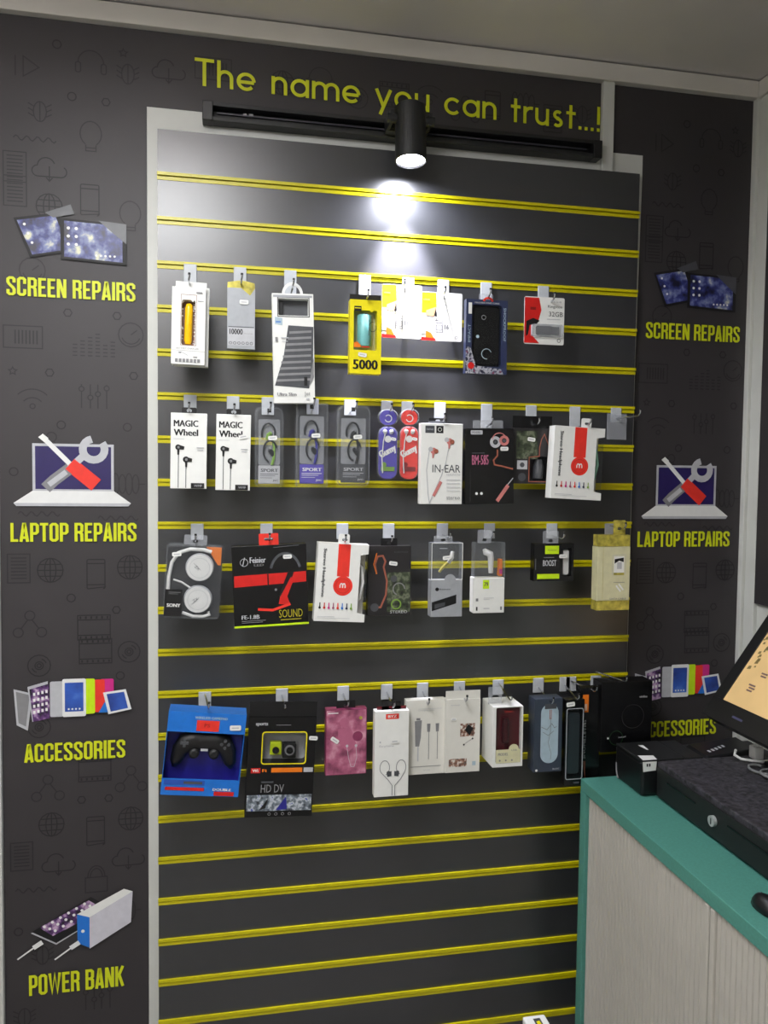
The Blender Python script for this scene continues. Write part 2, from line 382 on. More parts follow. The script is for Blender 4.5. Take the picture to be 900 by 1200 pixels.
# ------------------------------------------------------------------ doodle icons printed in darker ink
def icon(fc, kind, x, z, s):
    """line drawing centred on x,z of the panel, about s across"""
    t = 0.0026; F = lambda pts, cl=False, w=t: fc.flat(*stroke([(x+a*s, z+b*s) for a, b in pts], w, cl), icon_ink if kind in ('globe', 'film', 'disc', 'phone', 'cloud', 'ring', 'hex') else icon_ink_b)
    C = lambda cx, cz, r, w=t, a0=0, a1=360, rz=None: F(arc(cx, cz, r, a0, a1, 16, rz), a1-a0 == 360, w)
    if kind == 'globe':
        C(0, 0, .45); C(0, 0, .2, rz=.45); F([(-.45, 0), (.45, 0)]); F([(0, -.45), (0, .45)]); F([(-.38, .22), (.38, .22)]); F([(-.38, -.22), (.38, -.22)])
    elif kind == 'ring': C(0, 0, .2)
    elif kind == 'hex': F(arc(0, 0, .2, 0, 360, 6), True)
    elif kind == 'star': F([(.2*math.cos(PI/2+k*PI/5)*(1 if k % 2 == 0 else .5), .2*math.sin(PI/2+k*PI/5)*(1 if k % 2 == 0 else .5)) for k in range(10)], True)
    elif kind == 'disc': C(0, 0, .55); C(0, 0, .2); C(0, 0, .1); C(0, 0, .36, t, 20, 70); C(0, 0, .36, t, 200, 250)
    elif kind == 'film':
        F([(-.6, -.48), (.6, -.48), (.6, .48), (-.6, .48)], True); F([(-.6, .3), (.6, .3)]); F([(-.6, -.3), (.6, -.3)])
        for k in range(6):
            for q in (-.39, .39): F([(-.5+k*.2, q-.05), (-.5+k*.2, q+.05)], w=.004)
    elif kind == 'phone':
        F(rrect(-.36, -.62, .36, .62, .06)+[(.36, -.55)], True); F([(-.36, .45), (.36, .45)]); F([(-.36, -.45), (.36, -.45)])
    elif kind == 'doc':
        F([(-.4, -.55), (.4, -.55), (.4, .55), (-.4, .55)], True)
        for k in range(7): F([(-.28, .4-k*.13), (.28, .4-k*.13)])
    elif kind == 'keys':
        F([(-.75, -.45), (.75, -.45), (.75, .45), (-.75, .45)], True)
        for k in range(7): F([(-.3+k*.14, -.28), (-.3+k*.14, .28)], w=.0035)
    elif kind == 'lines':
        for a in range(6):
            for b in range(4+(a*5) % 4): F([(-.8+a*.3, -.5+b*.15), (-.62+a*.3, -.5+b*.15)])
    elif kind == 'wifi': C(0, -.4, .1); C(0, -.5, .45, t, 40, 140); C(0, -.5, .8, t, 45, 135)
    elif kind == 'sliders':
        for a, b in ((-.5, .3), (-.15, -.05), (.15, .1), (.5, .35)): F([(a, -.5), (a, b-.1)]); C(a, b, .1); F([(a, b+.1), (a, .5)])
    elif kind == 'spring':
        for a in range(4): C(-.4+a*.27, 0, .14, t, 0, 360, .45-.05*(a % 2))
        F([(.5, 0), (.8, 0)])
    elif kind == 'waves': F([(-1+k*.1, .12*math.sin(k*1.25)) for k in range(21)])
    elif kind == 'bulb': C(0, .1, .42, t, -60, 240, .5); F([(-.2, -.35), (-.2, -.6), (.2, -.6), (.2, -.35)]); F([(-.2, -.47), (.2, -.47)])
    elif kind == 'cloud':
        F(arc(-.45, -.1, .22, 90, 270, 8) + arc(.45, -.1, .22, -90, 60, 8)); F(arc(-.12, .1, .34, 180, 20, 10)); F([(0, .1), (0, -.5)]); F([(-.12, -.36), (0, -.5), (.12, -.36)])
    elif kind == 'nodes':
        C(0, .35, .18); C(-.42, -.3, .18); C(.42, -.3, .18); F([(-.08, .18), (-.32, -.15)]); F([(.08, .18), (.32, -.15)])
    elif kind == 'padlock': C(0, .15, .35, t, 0, 180, .5); C(0, .15, .25, t, 0, 180, .38); F([(-.45, .15), (.45, .15), (.45, -.5), (-.45, -.5)], True)
    elif kind == 'bug':
        C(0, 0, .25, rz=.4); F([(0, -.4), (0, .4)])
        for b in (-.2, 0, .2): F([(.24, b), (.45, b+.12)]); F([(-.24, b), (-.45, b+.12)])
    elif kind == 'phones': C(0, .05, .5, t, 0, 180); F(rrect(-.6, -.35, -.4, .05, .08), True); F(rrect(.4, -.35, .6, .05, .08), True)
    elif kind == 'play': F([(-.2, -.4), (.4, 0), (-.2, .4)], True); F([(-.5, -.4), (-.5, .4)])
    elif kind == 'dial': C(0, 0, .5); C(0, 0, .38, t, 200, 340); F([(0, 0), (.25, .2)])
ICONS = [('keys', -.299, -.375), ('lines', -.149, -.384), ('star', -.334, -.452), ('hex', -.243, -.453), ('hex', -.053, -.454), ('hex', -.203, -.316), ('hex', -.096, -.318),
 ('wifi', -.28, -.508), ('sliders', -.147, -.504), ('ring', -.219, -.571), ('ring', -.074, -.573), ('ring', -.325, -.679), ('spring', -.07, -.705), ('waves', -.268, -.775), ('waves', -.095, -.785),
 ('doc', -.325, -.052), ('globe', -.241, -.081), ('phone', -.154, -.06), ('bulb', -.066, -.089), ('dial', -.278, -.225), ('film', -.147, -1.096), ('disc', -.271, -1.126), ('disc', -.072, -1.10),
 ('ring', -.092, -1.156), ('nodes', -.254, -1.416), ('hex', -.18, -1.448), ('hex', -.119, -1.448), ('nodes', -.065, -1.406), ('globe', -.247, -1.502), ('phone', -.149, -1.525), ('globe', -.064, -1.501),
 ('doc', -.318, -1.573), ('cloud', -.232, -1.597), ('cloud', -.075, -1.596), ('waves', -.282, -1.655), ('padlock', -.148, -1.645), ('disc', -.272, -1.27), ('film', -.15, -1.376), ('spring', -.09, -1.725),
 ('ring', -.325, -1.752), ('bug', -.269, -1.814), ('sliders', -.146, -1.932), ('bug', -.31, -1.96), ('ring', -.222, .277), ('phones', -.15, .241), ('star', -.08, .274), ('bug', -.259, .126), ('bulb', -.151, .082),
 ('waves', -.27, .065), ('doc', -.318, .001), ('cloud', -.24, .002), ('ring', -.191, .166), ('play', -.282, .222), ('hex', -.118, .161), ('bug', -.07, .228), ('globe', -.245, -.905), ('doc', -.318, -.90),
 ('phone', -.145, -.915), ('globe', -.064, -.90), ('ring', -.2, -.97), ('hex', -.1, -1.0), ('film', -.15, -1.04), ('nodes', -.29, -1.03), ('nodes', -.24, -.62), ('dial', -.06, -.36), ('lines', -.3, -2.03), ('disc', -.09, -2.04)]
BIG = {'film': .06, 'disc': .045, 'ring': .045, 'hex': .045, 'star': .045, 'waves': .045, 'globe': .062, 'phone': .055, 'doc': .06, 'nodes': .06}
def panel_art(face, dx, dz, x0, x1, ztop):
    for k, x, z in ICONS:
        x += dx; z += dz
        s = BIG.get(k, .055)
        hw = s*{'waves': 1.02, 'spring': .82, 'keys': .77, 'lines': 1.0, 'phones': .62, 'film': .62}.get(k, .58)
        if z+.05 > ztop: continue
        x = min(max(x, x0+hw+.004), x1-hw-.004)
        icon(face, k, x, G0+z, s)
def lettering(face, text, x0, x1, z0, h, font=CAPS, w=.136, gap=.055, skew=0, mat=lime):
    vs, fs, tw = letter_strokes(text, font, w, gap)
    face.flat([(x0+(x1-x0)*a/tw, G0+z0+b*h+skew*a/tw, e) for a, b, e in vs], fs, mat)
class PanelFace(Face):
    """prints in panel coordinates: x in metres, z relative to the top groove"""
    def P(s, u, v): return (u, G0+v)
def tablets(parent, dx, dz, y):
    f = PanelFace(1, 1, y)
    def quad(pts, mat): f.poly([(a+dx, b+dz) for a, b in pts], mat)
    quad([(-.316, -.112), (-.222, -.094), (-.19, -.178), (-.282, -.198)], ink); quad([(-.309, -.117), (-.228, -.101), (-.199, -.174), (-.277, -.191)], galaxy)
    quad([(-.25, -.096), (-.195, -.074), (-.187, -.095), (-.232, -.106)], dgrey)
    quad([(-.217, -.106), (-.074, -.110), (-.074, -.203), (-.217, -.197)], ink); quad([(-.209, -.111), (-.083, -.115), (-.083, -.197), (-.209, -.191)], galaxy)
    quad([(-.135, -.106), (-.074, -.110), (-.074, -.155), (-.10, -.135)], dgrey)
    for k in range(3):
        for a in (-.2, -.183): f.circ(a+dx, -.127-k*.018+dz, .0035, white)
        f.circ(-.293+k*.008+dx, -.125-k*.02+dz, .003, white)
    for k in range(5): f.circ(-.14+k*.01+dx, -.185+dz, .0026, white)
    f.done('tablets_picture', parent, 'printed picture of two broken tablets with starry screens', True)
def laptop(parent, dx, dz, y):
    f = PanelFace(1, 1, y); S = lambda pts: [(a+dx, b+dz) for a, b in pts]
    f.poly(S([(-.281, -.614), (-.104, -.614), (-.104, -.722), (-.281, -.722)]), lgrey)
    f.poly(S([(-.275, -.620), (-.110, -.620), (-.110, -.718), (-.275, -.718)]), M('laptop_screen_print', (34, 24, 84), .4))
    f.poly(S([(-.281, -.722), (-.104, -.722), (-.066, -.75), (-.322, -.75)]), white_pl)
    f.poly(S([(-.322, -.75), (-.066, -.75), (-.072, -.757), (-.316, -.757)]), lgrey)
    f.line(S([(-.256, -.602), (-.2, -.66)]), .011, white_pl)                           # screwdriver shaft
    f.poly(S([(-.268, -.6), (-.258, -.592), (-.246, -.602), (-.254, -.612)]), white)
    f.line(S([(-.2, -.66), (-.143, -.708)]), .033, red2); f.line(S([(-.195, -.656), (-.15, -.692)]), .006, M('light_red_print', (240, 130, 120), .4))
    f.line(S([(-.253, -.716), (-.235, -.698), (-.2, -.67)]), .026, grey); f.line(S([(-.246, -.708), (-.208, -.678)]), .012, lgrey)   # wrench
    f.line(S([(-.2, -.67), (-.165, -.635)]), .016, lgrey)
    vs, fs = stroke(arc(-.148+dx, G0-.626+dz, .024, 100, 400, 16), .017); f.flat(vs, fs, lgrey)
    f.line(S([(-.2, -.66), (-.143, -.708)]), .03, red2)
    f.done('laptop_picture', parent, 'printed picture of a laptop with wrench and red screwdriver', True)
def gadgets(parent, dx, dz, y):
    f = PanelFace(1, 1, y); S = lambda pts: [(a+dx, b+dz) for a, b in pts]
    f.poly(S([(-.326, -1.178), (-.285, -1.19), (-.296, -1.276), (-.32, -1.262)]), lgrey); f.poly(S([(-.321, -1.184), (-.291, -1.193), (-.3, -1.266), (-.316, -1.257)]), grey)
    f.poly(S([(-.296, -1.174), (-.252, -1.162), (-.249, -1.247), (-.286, -1.256)]), lgrey); f.poly(S([(-.292, -1.18), (-.25, -1.168), (-.248, -1.249), (-.284, -1.256)]), phone_pic)
    for a in range(4):
        for b in range(4): f.rect(-.284+a*.009+dx, -1.195-b*.014+a*.002+dz, -.279+a*.009+dx, -1.188-b*.014+a*.002+dz, white)
    def rr(x0, z0, x1, z1, m, r=.004):
        p = rrect(x0+dx, G0+z0+dz, x1+dx, G0+z1+dz, r); f.flat(p, [list(range(len(p)))], m)
    rr(-.247, -1.246, -.218, -1.163, lgrey); rr(-.136, -1.237, -.106, -1.161, magenta); rr(-.15, -1.239, -.126, -1.162, red2); rr(-.171, -1.242, -.148, -1.159, limegr)
    rr(-.22, -1.247, -.168, -1.158, white_pl); rr(-.2145, -1.235, -.1735, -1.167, tab_blue, .001)
    for a in range(4): f.circ(-.206+a*.008+dx, -1.229+dz, .0022, white)
    f.poly(S([(-.14, -1.24), (-.126, -1.215), (-.112, -1.24)]), blue)
    f.poly(S([(-.13, -1.193), (-.079, -1.187), (-.066, -1.235), (-.118, -1.245)]), white_pl); f.poly(S([(-.122, -1.197), (-.083, -1.193), (-.074, -1.232), (-.113, -1.239)]), tab_blue)
    f.done('gadgets_picture', parent, 'printed picture of tablets, phones and coloured cases in a row', True)
def powerbank(parent, y):
    f = PanelFace(1, 1, y)
    f.poly([(-.294, -1.757), (-.238, -1.79), (-.115, -1.72), (-.157, -1.685)], lgrey); f.poly([(-.292, -1.754), (-.238, -1.786), (-.11, -1.717), (-.16, -1.682)], ink)
    f.poly([(-.275, -1.745), (-.245, -1.768), (-.13, -1.715), (-.165, -1.69)], phone_pic)
    for a in range(6):
        for b in range(3): f.circ(-.252+a*.018-b*.012+.012, -1.76+a*.0095+b*.006+.004, .0034, white)
    f.poly([(-.191, -1.72), (-.163, -1.73), (-.161, -1.805), (-.19, -1.79)], blue)
    f.poly([(-.191, -1.72), (-.085, -1.668), (-.065, -1.676), (-.163, -1.73)], white)
    f.poly([(-.163, -1.73), (-.065, -1.676), (-.069, -1.751), (-.163, -1.806)], lav)
    f.circ(-.178, -1.762, .004, white)
    for a, b in ((-.268, -1.779), (-.186, -1.788)):
        f.line([(a, b), (a-.02, b-.012)], .011, white_pl); f.line([(a-.018, b-.011), (a-.055, b-.036)], .0035, white_pl)
    f.done('power_bank_picture', parent, 'printed picture of a phone and a white power bank', True)

def graphic(label, outline, holes=None):
    t = tag(empty('printed_wall_panel', (0, .03, 0)), label, 'wall panel')
    m = MB().prism([(x, G0+z) for x, z in outline], -.010, -.0005, graphic_dark)
    m.build('panel', t)
    return t
PY = -.0101
t = graphic('charcoal printed wall panel left of and above the slatwall, reading The name you can trust', [(-.3515, -G0+.002), (-.0295, -G0+.002), (-.0295, .161), (1.0905, .161), (1.0905, .3305), (-.3515, .3305)])
f = PanelFace(1, 1, PY, 2e-6); panel_art(f, 0, 0, -.3515, -.0295, .33)
for i, (k, x) in enumerate((('cloud', .02), ('keys', .12), ('ring', .2), ('globe', .28), ('phones', .37), ('disc', .46), ('film', .55), ('wifi', .64), ('nodes', .73), ('phone', .8), ('spring', .88), ('doc', .96), ('bug', 1.04))):
    icon(f, k, x, G0+.245+.018*math.sin(i*2.1), BIG.get(k, .055))
f.done('printed_icons', t, None, True)
f = PanelFace(1, 1, PY-.0030)
lettering(f, 'The name you can trust...!', .078, 1.089, .2185, .0415, ROUND, .185, .16, skew=-.011)
f.done('slogan_lettering', t, None, True)
for s_, a, b, z, h in (('SCREEN REPAIRS', -.332, -.055, -.284, .042), ('LAPTOP REPAIRS', -.329, -.054, -.8385, .043), ('ACCESSORIES', -.304, -.081, -1.351, .043), ('POWER BANK', -.299, -.086, -1.9075, .0495)):
    f = PanelFace(1, 1, PY-.0030); lettering(f, s_, a, b, z, h); f.done('lettering', t, None, True)
tablets(t, 0, 0, PY-.003); laptop(t, 0, 0, PY-.003); gadgets(t, 0, 0, PY-.003); powerbank(t, PY-.003)

t = graphic('charcoal printed wall panel right of the slatwall, in the corner above the till', [(1.1985, -G0+.002), (1.5285, -G0+.002), (1.5285, .3305), (1.1225, .3305), (1.1225, .1415), (1.1985, .1415)])
f = PanelFace(1, 1, PY, 2e-6); panel_art(f, 1.557, -.025, 1.2115, 1.5285, .33)
f.done('printed_icons', t, None, True)
for s_, a, b, z, h in (('SCREEN REPAIRS', 1.232, 1.508, -.309, .042), ('LAPTOP REPAIRS', 1.224, 1.4975, -.860, .041), ('ACCESSORIES', 1.252, 1.475, -1.377, .043), ('POWER BANK', 1.256, 1.47, -1.93, .0495)):
    f = PanelFace(1, 1, PY-.0030); lettering(f, s_, a, b, z, h); f.done('lettering', t, None, True)
tablets(t, 1.566, -.027, PY-.003); laptop(t, 1.555, -.028, PY-.003); gadgets(t, 1.553, -.022, PY-.003)
t = tag(empty('printed_wall_panel', (XR, -.06, 0)), 'plain dark wall panel on the right-hand wall above the till monitor', 'wall panel')
MB().box(-.011, -1.9, G0-1.008, -.001, .022, G0+.29, graphic_dark).build('panel', t)

# ================================================================== SLATWALL
WX0, WX1 = -.004, 1.1935
t = tag(empty('slatwall', (.595, .018, 0)), 'dark grey slatwall display panel with yellow groove strips', 'display wall')
def slat(z0, z1):
    return MB().box(WX0-.595, -.018, z0, WX1-.595, 0, z1, slat_m)
slat(G0+.0072, G0+.105).build('slat', t)
s0 = slat(-.0428, .0428).build('slat', t); s0.location = (0, 0, G0-.05)
for k in range(1, 21):
    s = s0.copy(); COL.objects.link(s); s.location = (0, 0, G0-.05-.1*k)
slat(.004, G0-2.1072).build('slat', t)
def insert():
    m = MB(); a, b = WX0-.595-.001, WX1-.595+.0015
    m.box(a, -.0226, .0016, b, -.0178, .0086, insert_m); m.box(a, -.0196, -.0086, b, -.0178, -.0010, insert_m)
    m.box(a, -.0178, .0050, b, -.0150, .0070, insert_m); m.box(a, -.0178, -.0070, b, -.0150, -.0050, insert_m)
    m.box(a, -.0150, -.0070, b, -.0138, .0070, insert_m)
    return m.build('groove_insert', t)
i0 = insert(); i0.location = (0, 0, G0)
for k in range(1, 22):
    s = i0.copy(); COL.objects.link(s); s.location = (0, 0, G0-.1*k)

# ================================================================== TRACK AND SPOTLIGHT
t = tag(empty('lighting_track', (.588, .0182, G0+.150)), 'black lighting track fixed across the top of the slatwall', 'light track')
m = MB(); L = .480
m.box(-L, -.034, .012, L, -.001, .021, black_mt); m.box(-L, -.034, -.021, L, -.001, -.012, black_mt); m.box(-L, -.006, -.012, L, -.001, .012, black_mt)
m.build('track_body', t, .001)
MB().box(-L+.02, -.012, .004, L-.02, -.006, .008, M('track_rail_plastic', (60, 60, 66), .4)).box(-L+.02, -.012, -.008, L-.02, -.006, -.004, M('track_rail_plastic', (60, 60, 66), .4)).build('conductor_rail', t)
for q in (-1, 1):
    MB().box(q*L-.012, -.036, -.022, q*L+.012, -.001, .022, black).build('end_cap', t, .002)
f = Face(1, 1, -.0345)
f.mb.add([(-.40, -.0345, -.003), (-.392, -.0345, -.003), (-.392, -.0345, .001), (-.40, -.0345, .001)], [(0, 1, 2, 3)], grey)
f.mb.add([(-.387, -.0345, -.003), (-.377, -.0345, -.003), (-.377, -.0345, .001), (-.387, -.0345, .001)], [(0, 1, 2, 3)], grey)
f.done('rating_mark', t)
t = tag(empty('track_spotlight', (SPOT_POS.x, -.0155, G0+.150)), 'black cylindrical spotlight shining down from the track', 'spotlight')
sy = SPOT_POS.y + .0155
MB().box(-.05, -.026, -.017, .05, -.0005, .017, black_mt).build('track_adapter', t, .002)
m = MB()
for q in (-1, 1): m.box(q*.046-.004, sy-.008, -.016, q*.046+.004, -.0262, .012, black_mt)
m.box(-.05, -.0282, -.012, .05, -.0262, .006, black_mt)
m.build('yoke', t, .0015)
for q in (-1, 1):
    m = MB(); m.tube([(q*.034, sy, -.004), (q*.056, sy, -.004)], .011, black_mt, 16); m.build('pivot_knob', t)
tl = math.radians(6)
def cyl(zs_rs, n=40):
    m = MB(); vs = []; fs = []
    for z, r in zs_rs: vs += [(r*math.cos(2*PI*k/n), r*math.sin(2*PI*k/n), z) for k in range(n)]
    for i in range(len(zs_rs)-1):
        for k in range(n): fs.append((i*n+k, (i+1)*n+k, (i+1)*n+(k+1) % n, i*n+(k+1) % n))
    m.add(vs, fs, black_mt, False); return m, n
m, n = cyl([(.062, .0), (.062, .012), (.058, .014), (.064, .033), (.061, .0355), (-.064, .0365), (-.066, .034), (-.060, .0325), (-.045, .020)])
h = m.build('housing', t); h.location = (0, sy, -.036); h.rotation_euler = (-tl, 0, 0)
lens_m = M('lamp_lens', (235, 236, 255), .3, emit=22)
n = 32; m = MB(); m.add([(.0335*math.cos(2*PI*k/n), .0335*math.sin(2*PI*k/n), -.0615) for k in range(n)], [list(range(n))[::-1]], lens_m)
l = m.build('lens', t, 0); l.location = (0, sy, -.036); l.rotation_euler = (-tl, 0, 0)
d_ = Vector((0, 0, -.072)); d_.rotate(Matrix.Rotation(-tl, 3, 'X'))
so.location = Vector((SPOT_POS.x, -.0155+sy, G0+.150-.036)) + d_
so2.location = so.location
# ceiling panel fittings, hung low so the added upward fill reaches the ceiling
for i, (px, py, pz) in enumerate(PANELS):
    t = tag(empty('pendant_light_panel', (px, py, pz)), ('square white light panel hanging from the ceiling nearer the slatwall', 'square white light panel hanging from the ceiling at the far end of the shop')[i], 'ceiling light')
    m = MB()
    for a, b, c, d in ((-.31, -.31, .31, -.285), (-.31, .285, .31, .31), (-.31, -.285, -.285, .285), (.285, -.285, .31, .285)): m.box(a, b, -.045, c, d, -.0005, white_pl)
    m.build('frame', t)
    MB().box(-.284, -.284, -.030, .284, .284, -.012, M('panel_diffuser', (240, 244, 250), .5, emit=2.0)).build('diffuser', t)
    for a in (-.27, .27):
        for b in (-.27, .27): MB().tube([(a, b, -.001), (a, b, CEI-pz-.001)], .0015, steel, 6).build('suspension_wire', t)

# ================================================================== CABINET with tambour doors
CT = G0-1.418
CX0, CY0, CX1, CY1 = 1.0115, -.122, 1.500, -1.17
t = tag(empty('tambour_cabinet', ((CX0+CX1)/2, (CY0+CY1)/2, 0)), 'low cabinet with teal top and frame and beige tambour doors', 'cabinet')
t.location = (0, 0, 0); t.location = (CX0, CY0, 0)
w, d = CX1-CX0, CY0-CY1
MB().box(0, -d, CT-.030, w, 0, CT, teal).build('top', t, .0015)
MB().box(0, -.030, 0.005, w, -.0, CT-.0305, teal).build('side_panel', t, .001)
MB().box(0, -d, 0.005, w, -d+.030, CT-.0305, teal).build('side_panel', t, .001)
MB().box(0.004, -d+.031, 0.005, w, -.031, .06, teal).build('plinth', t, .001)
MB().box(w-.018, -d+.031, .061, w, -.031, CT-.031, offwhite).build('back_panel', t)
MB().box(0.016, -d+.0305, .061, .026, -.0305, CT-.031, black).build('inner_lining', t)
def tslat(wd=.0148):
    m = MB(); zz = (.062, CT-.032)
    pts = [(0.0155, 0), (0.0105, 0), (0.008, .002), (0.008, wd-.002), (0.0105, wd-.0008), (0.0155, wd-.0008)]
    vs = [(x, -y, z) for z in zz for x, y in pts]; n = len(pts)
    m.add(vs, [(i, (i+1) % n, (i+1) % n+n, i+n) for i in range(n)]+[list(range(n))[::-1], list(range(n, 2*n))], tambour)
    return m
base = None; mid = .645+CY0; y = .0315
seam = .515
pos = []
while y < d-.046:
    if not (seam-.0155 < y < seam+.018): pos.append(y)
    y += .015
for y in pos:
    if base is None: base = tslat().build('tambour_slat', t); base.location = (0, -y, 0)
    else:
        s = base.copy(); COL.objects.link(s); s.location = (0, -y, 0)
for yy in (seam+.001, seam+.0185):
    m = MB().box(.001, -yy-.0125, .062, .0155, -yy+.001, CT-.032, tambour); m.build('door_stile', t, .003)
c_ = MB().box(.004, -seam-.0055, .40, .0155, -seam-.0025, .52, grey); c_.build('door_lock_strip', t)

# ================================================================== ON THE CABINET
crinkle = M('crinkle_black_paint', (48, 46, 52), .6, scale=110, var=.9, bump=1.0)
t = tag(empty('cash_drawer', (1.131, -.262, CT)), 'black metal cash drawer with textured top and round key lock', 'cash drawer')
DW, DD, DH = .369, .46, .0865
MB().box(.004, -DD, .004, DW, 0, DH, crinkle).build('housing', t, .003)
MB().box(-.0005, -DD+.006, .008, .0035, -.006, DH-.012, black_mt).build('drawer_front', t, .001)
MB().box(-.0025, -.16, .052, -.0008, -.05, .055, black_gl).build('slot', t)
MB().box(-.0025, -.41, .052, -.0008, -.27, .055, black_gl).build('slot', t)
m = MB().tube([(-.0008, -.225, .044), (-.008, -.225, .044)], .011, M('lock_zinc', (150, 156, 154), .45), 20); k = m.build('key_lock', t)
MB().box(-.0088, -.2262, .038, -.0081, -.2238, .050, black).build('keyhole', k)
for a in (.02, DW-.03):
    for b in (-.02, -DD+.02): MB().box(a, b-.01, 0, a+.015, b+.01, .0035, black).build('rubber_foot', t)
t = tag(empty('receipt_printer', (1.098, -.128, CT)), 'black receipt printer box in front of the slatwall, with a white sticker on its corner', 'printer')
m = MB()
pw = .162; pr = [(0, 0), (0, .0), ]
m.box(.001, -.128, .002, pw, 0, .080, black).build('body', t, .006)
MB().box(0.0, -.126, .0805, pw-.05, -.004, .0865, black_mt).build('lid', t, .002)
MB().box(pw-.049, -.126, .0805, pw-.002, -.004, .0855, black_mt).build('paper_cover', t, .002)
m = MB(); m.add([(.045, -.030, .0868), (.058, -.030, .0868), (.055, -.062, .0868), (.050, -.062, .0868)], [(0, 1, 2, 3)], white_pl); m.build('status_mark', t)
m = MB(); m.add([(.004, -.1262, .0868), (.040, -.1262, .0868), (.045, -.100, .0868), (.008, -.095, .0868)], [(0, 1, 2, 3)], white)
m.add([(.002, -.1287, .0835), (.038, -.1287, .0835), (.036, -.1287, .062), (.004, -.1287, .060)], [(0, 1, 2, 3)], white)
m.add([(.012, -.1289, .079), (.016, -.1289, .079), (.016, -.1289, .072), (.012, -.1289, .072)], [(0, 1, 2, 3)], black); m.add([(.018, -.1289, .079), (.022, -.1289, .079), (.022, -.1289, .072), (.018, -.1289, .072)], [(0, 1, 2, 3)], black)
m.build('paper_sticker', t, 0)
m = MB().tube([(-.001, -.02, .004), (-.001, -.012, .02), (-.001, -.010, .04)], .0018, grey); m.build('side_trim', t)
t = tag(empty('card_terminal', (1.268, -.128, CT)), 'low black payment terminal box with white marks, between printer and monitor', 'terminal')
MB().box(0, -.128, 0.002, .2, 0, .072, crinkle).build('body', t, .004)
m = MB(); vs = [(.01, -.11, .0725), (.15, -.11, .0725), (.15, -.02, .0725), (.01, -.02, .0725), (.015, -.105, .078), (.145, -.105, .09), (.145, -.025, .092), (.015, -.025, .08)]
m.add(vs, [(0, 1, 5, 4), (1, 2, 6, 5), (2, 3, 7, 6), (3, 0, 4, 7), (4, 5, 6, 7)], black); m.build('handset', t, .002)
m = MB()
for k in range(5):
    x = .03+k*.012; y = -.09+k*.004; m.add([(x, y, .0815+k*.0011), (x+.006, y, .0822+k*.0011), (x+.006, y+.012, .0826+k*.0011), (x, y+.012, .082+k*.0011)], [(0, 1, 2, 3)], lgrey)
m.build('white_marks', t)

# till monitor: faces -x, leans back
t = tag(empty('till_monitor', (1.40, -.43, CT+.0865)), 'black till monitor leaning back with a lit sand-coloured screen', 'monitor')
MB().box(-.04, -.10, 0, .075, .10, .012, black).build('base', t, .004)
MB().box(.012, -.035, .0125, .042, .035, .13, black).build('neck', t, .004)
th = math.radians(36)
# display frame: local axes a = along -y, b = up the screen, n = outward normal
O = Vector((1.29-1.40, -.275+.43, (G0-1.190)-(CT+.0865))); av = Vector((0, -1, 0)); bv = Vector((math.sin(th), 0, math.cos(th))); nv = Vector((-math.cos(th), 0, math.sin(th)))
def dp(a, b, n_): return tuple(O + av*a + bv*b + nv*n_)
def dslab(x0, z0, x1, z1, n0, n1, mat, r=.004):
    m = MB(); p = rrect(x0, z0, x1, z1, r); k = len(p)
    vs = [dp(a, b, n1) for a, b in p] + [dp(a, b, n0) for a, b in p]
    m.add(vs, [list(range(k)), list(range(2*k-1, k-1, -1))] + [(i, i+k, (i+1) % k+k, (i+1) % k) for i in range(k)], mat)
    return m
dslab(-.034, -.052, .334, .262, -.035, -.002, black, .014).build('housing', t, .003)
for a, b, c, d2 in ((-.034, -.052, .334, -.0005), (-.034, .2285, .334, .262), (-.034, -.0003, -.0005, .228), (.3005, -.0003, .334, .228)):
    dslab(a, b, c, d2, -.002, .0012, black, .001 if c-a > .1 and False else .001).build('bezel', t, .0006)
scr = M('till_screen', (214, 180, 124), .5, scale=6, var=.10, emit=.26)
dslab(0, 0, .30, .228, -.0018, -.0006, scr, .001).build('screen', t)
sk = M('screen_writing', (120, 92, 88), .5); sk2 = M('screen_icon_brown', (130, 112, 66), .5)
m = MB()
random.seed(3)
for a, b, w_, h_ in ((.045, .055, .022, .004), (.05, .048, .02, .004), (.048, .041, .018, .004), (.06, .09, .02, .004), (.062, .083, .018, .004), (.075, .13, .02, .005), (.1, .13, .02, .005)):
    m.add([dp(a, b, .0001), dp(a+w_, b, .0001), dp(a+w_, b+h_, .0001), dp(a, b+h_, .0001)], [(0, 1, 2, 3)], sk)
for k in range(26):
    a = random.uniform(.0, .03); b = random.uniform(.085, .22); s_ = random.uniform(.004, .010)
    m.add([dp(a, b, .0001), dp(a+s_*1.2, b+s_*.3, .0001), dp(a+s_, b+s_*1.2, .0001), dp(a+.1*s_, b+s_, .0001)], [(0, 1, 2, 3)], sk2)
tag(m.build('screen_marks', t), kind='stuff')
m = MB(); m.add([dp(.06, -.030, .0014), dp(.095, -.030, .0014), dp(.095, -.025, .0014), dp(.06, -.025, .0014)], [(0, 1, 2, 3)], M('maker_mark', (70, 70, 100), .4)); m.build('maker_mark', t)
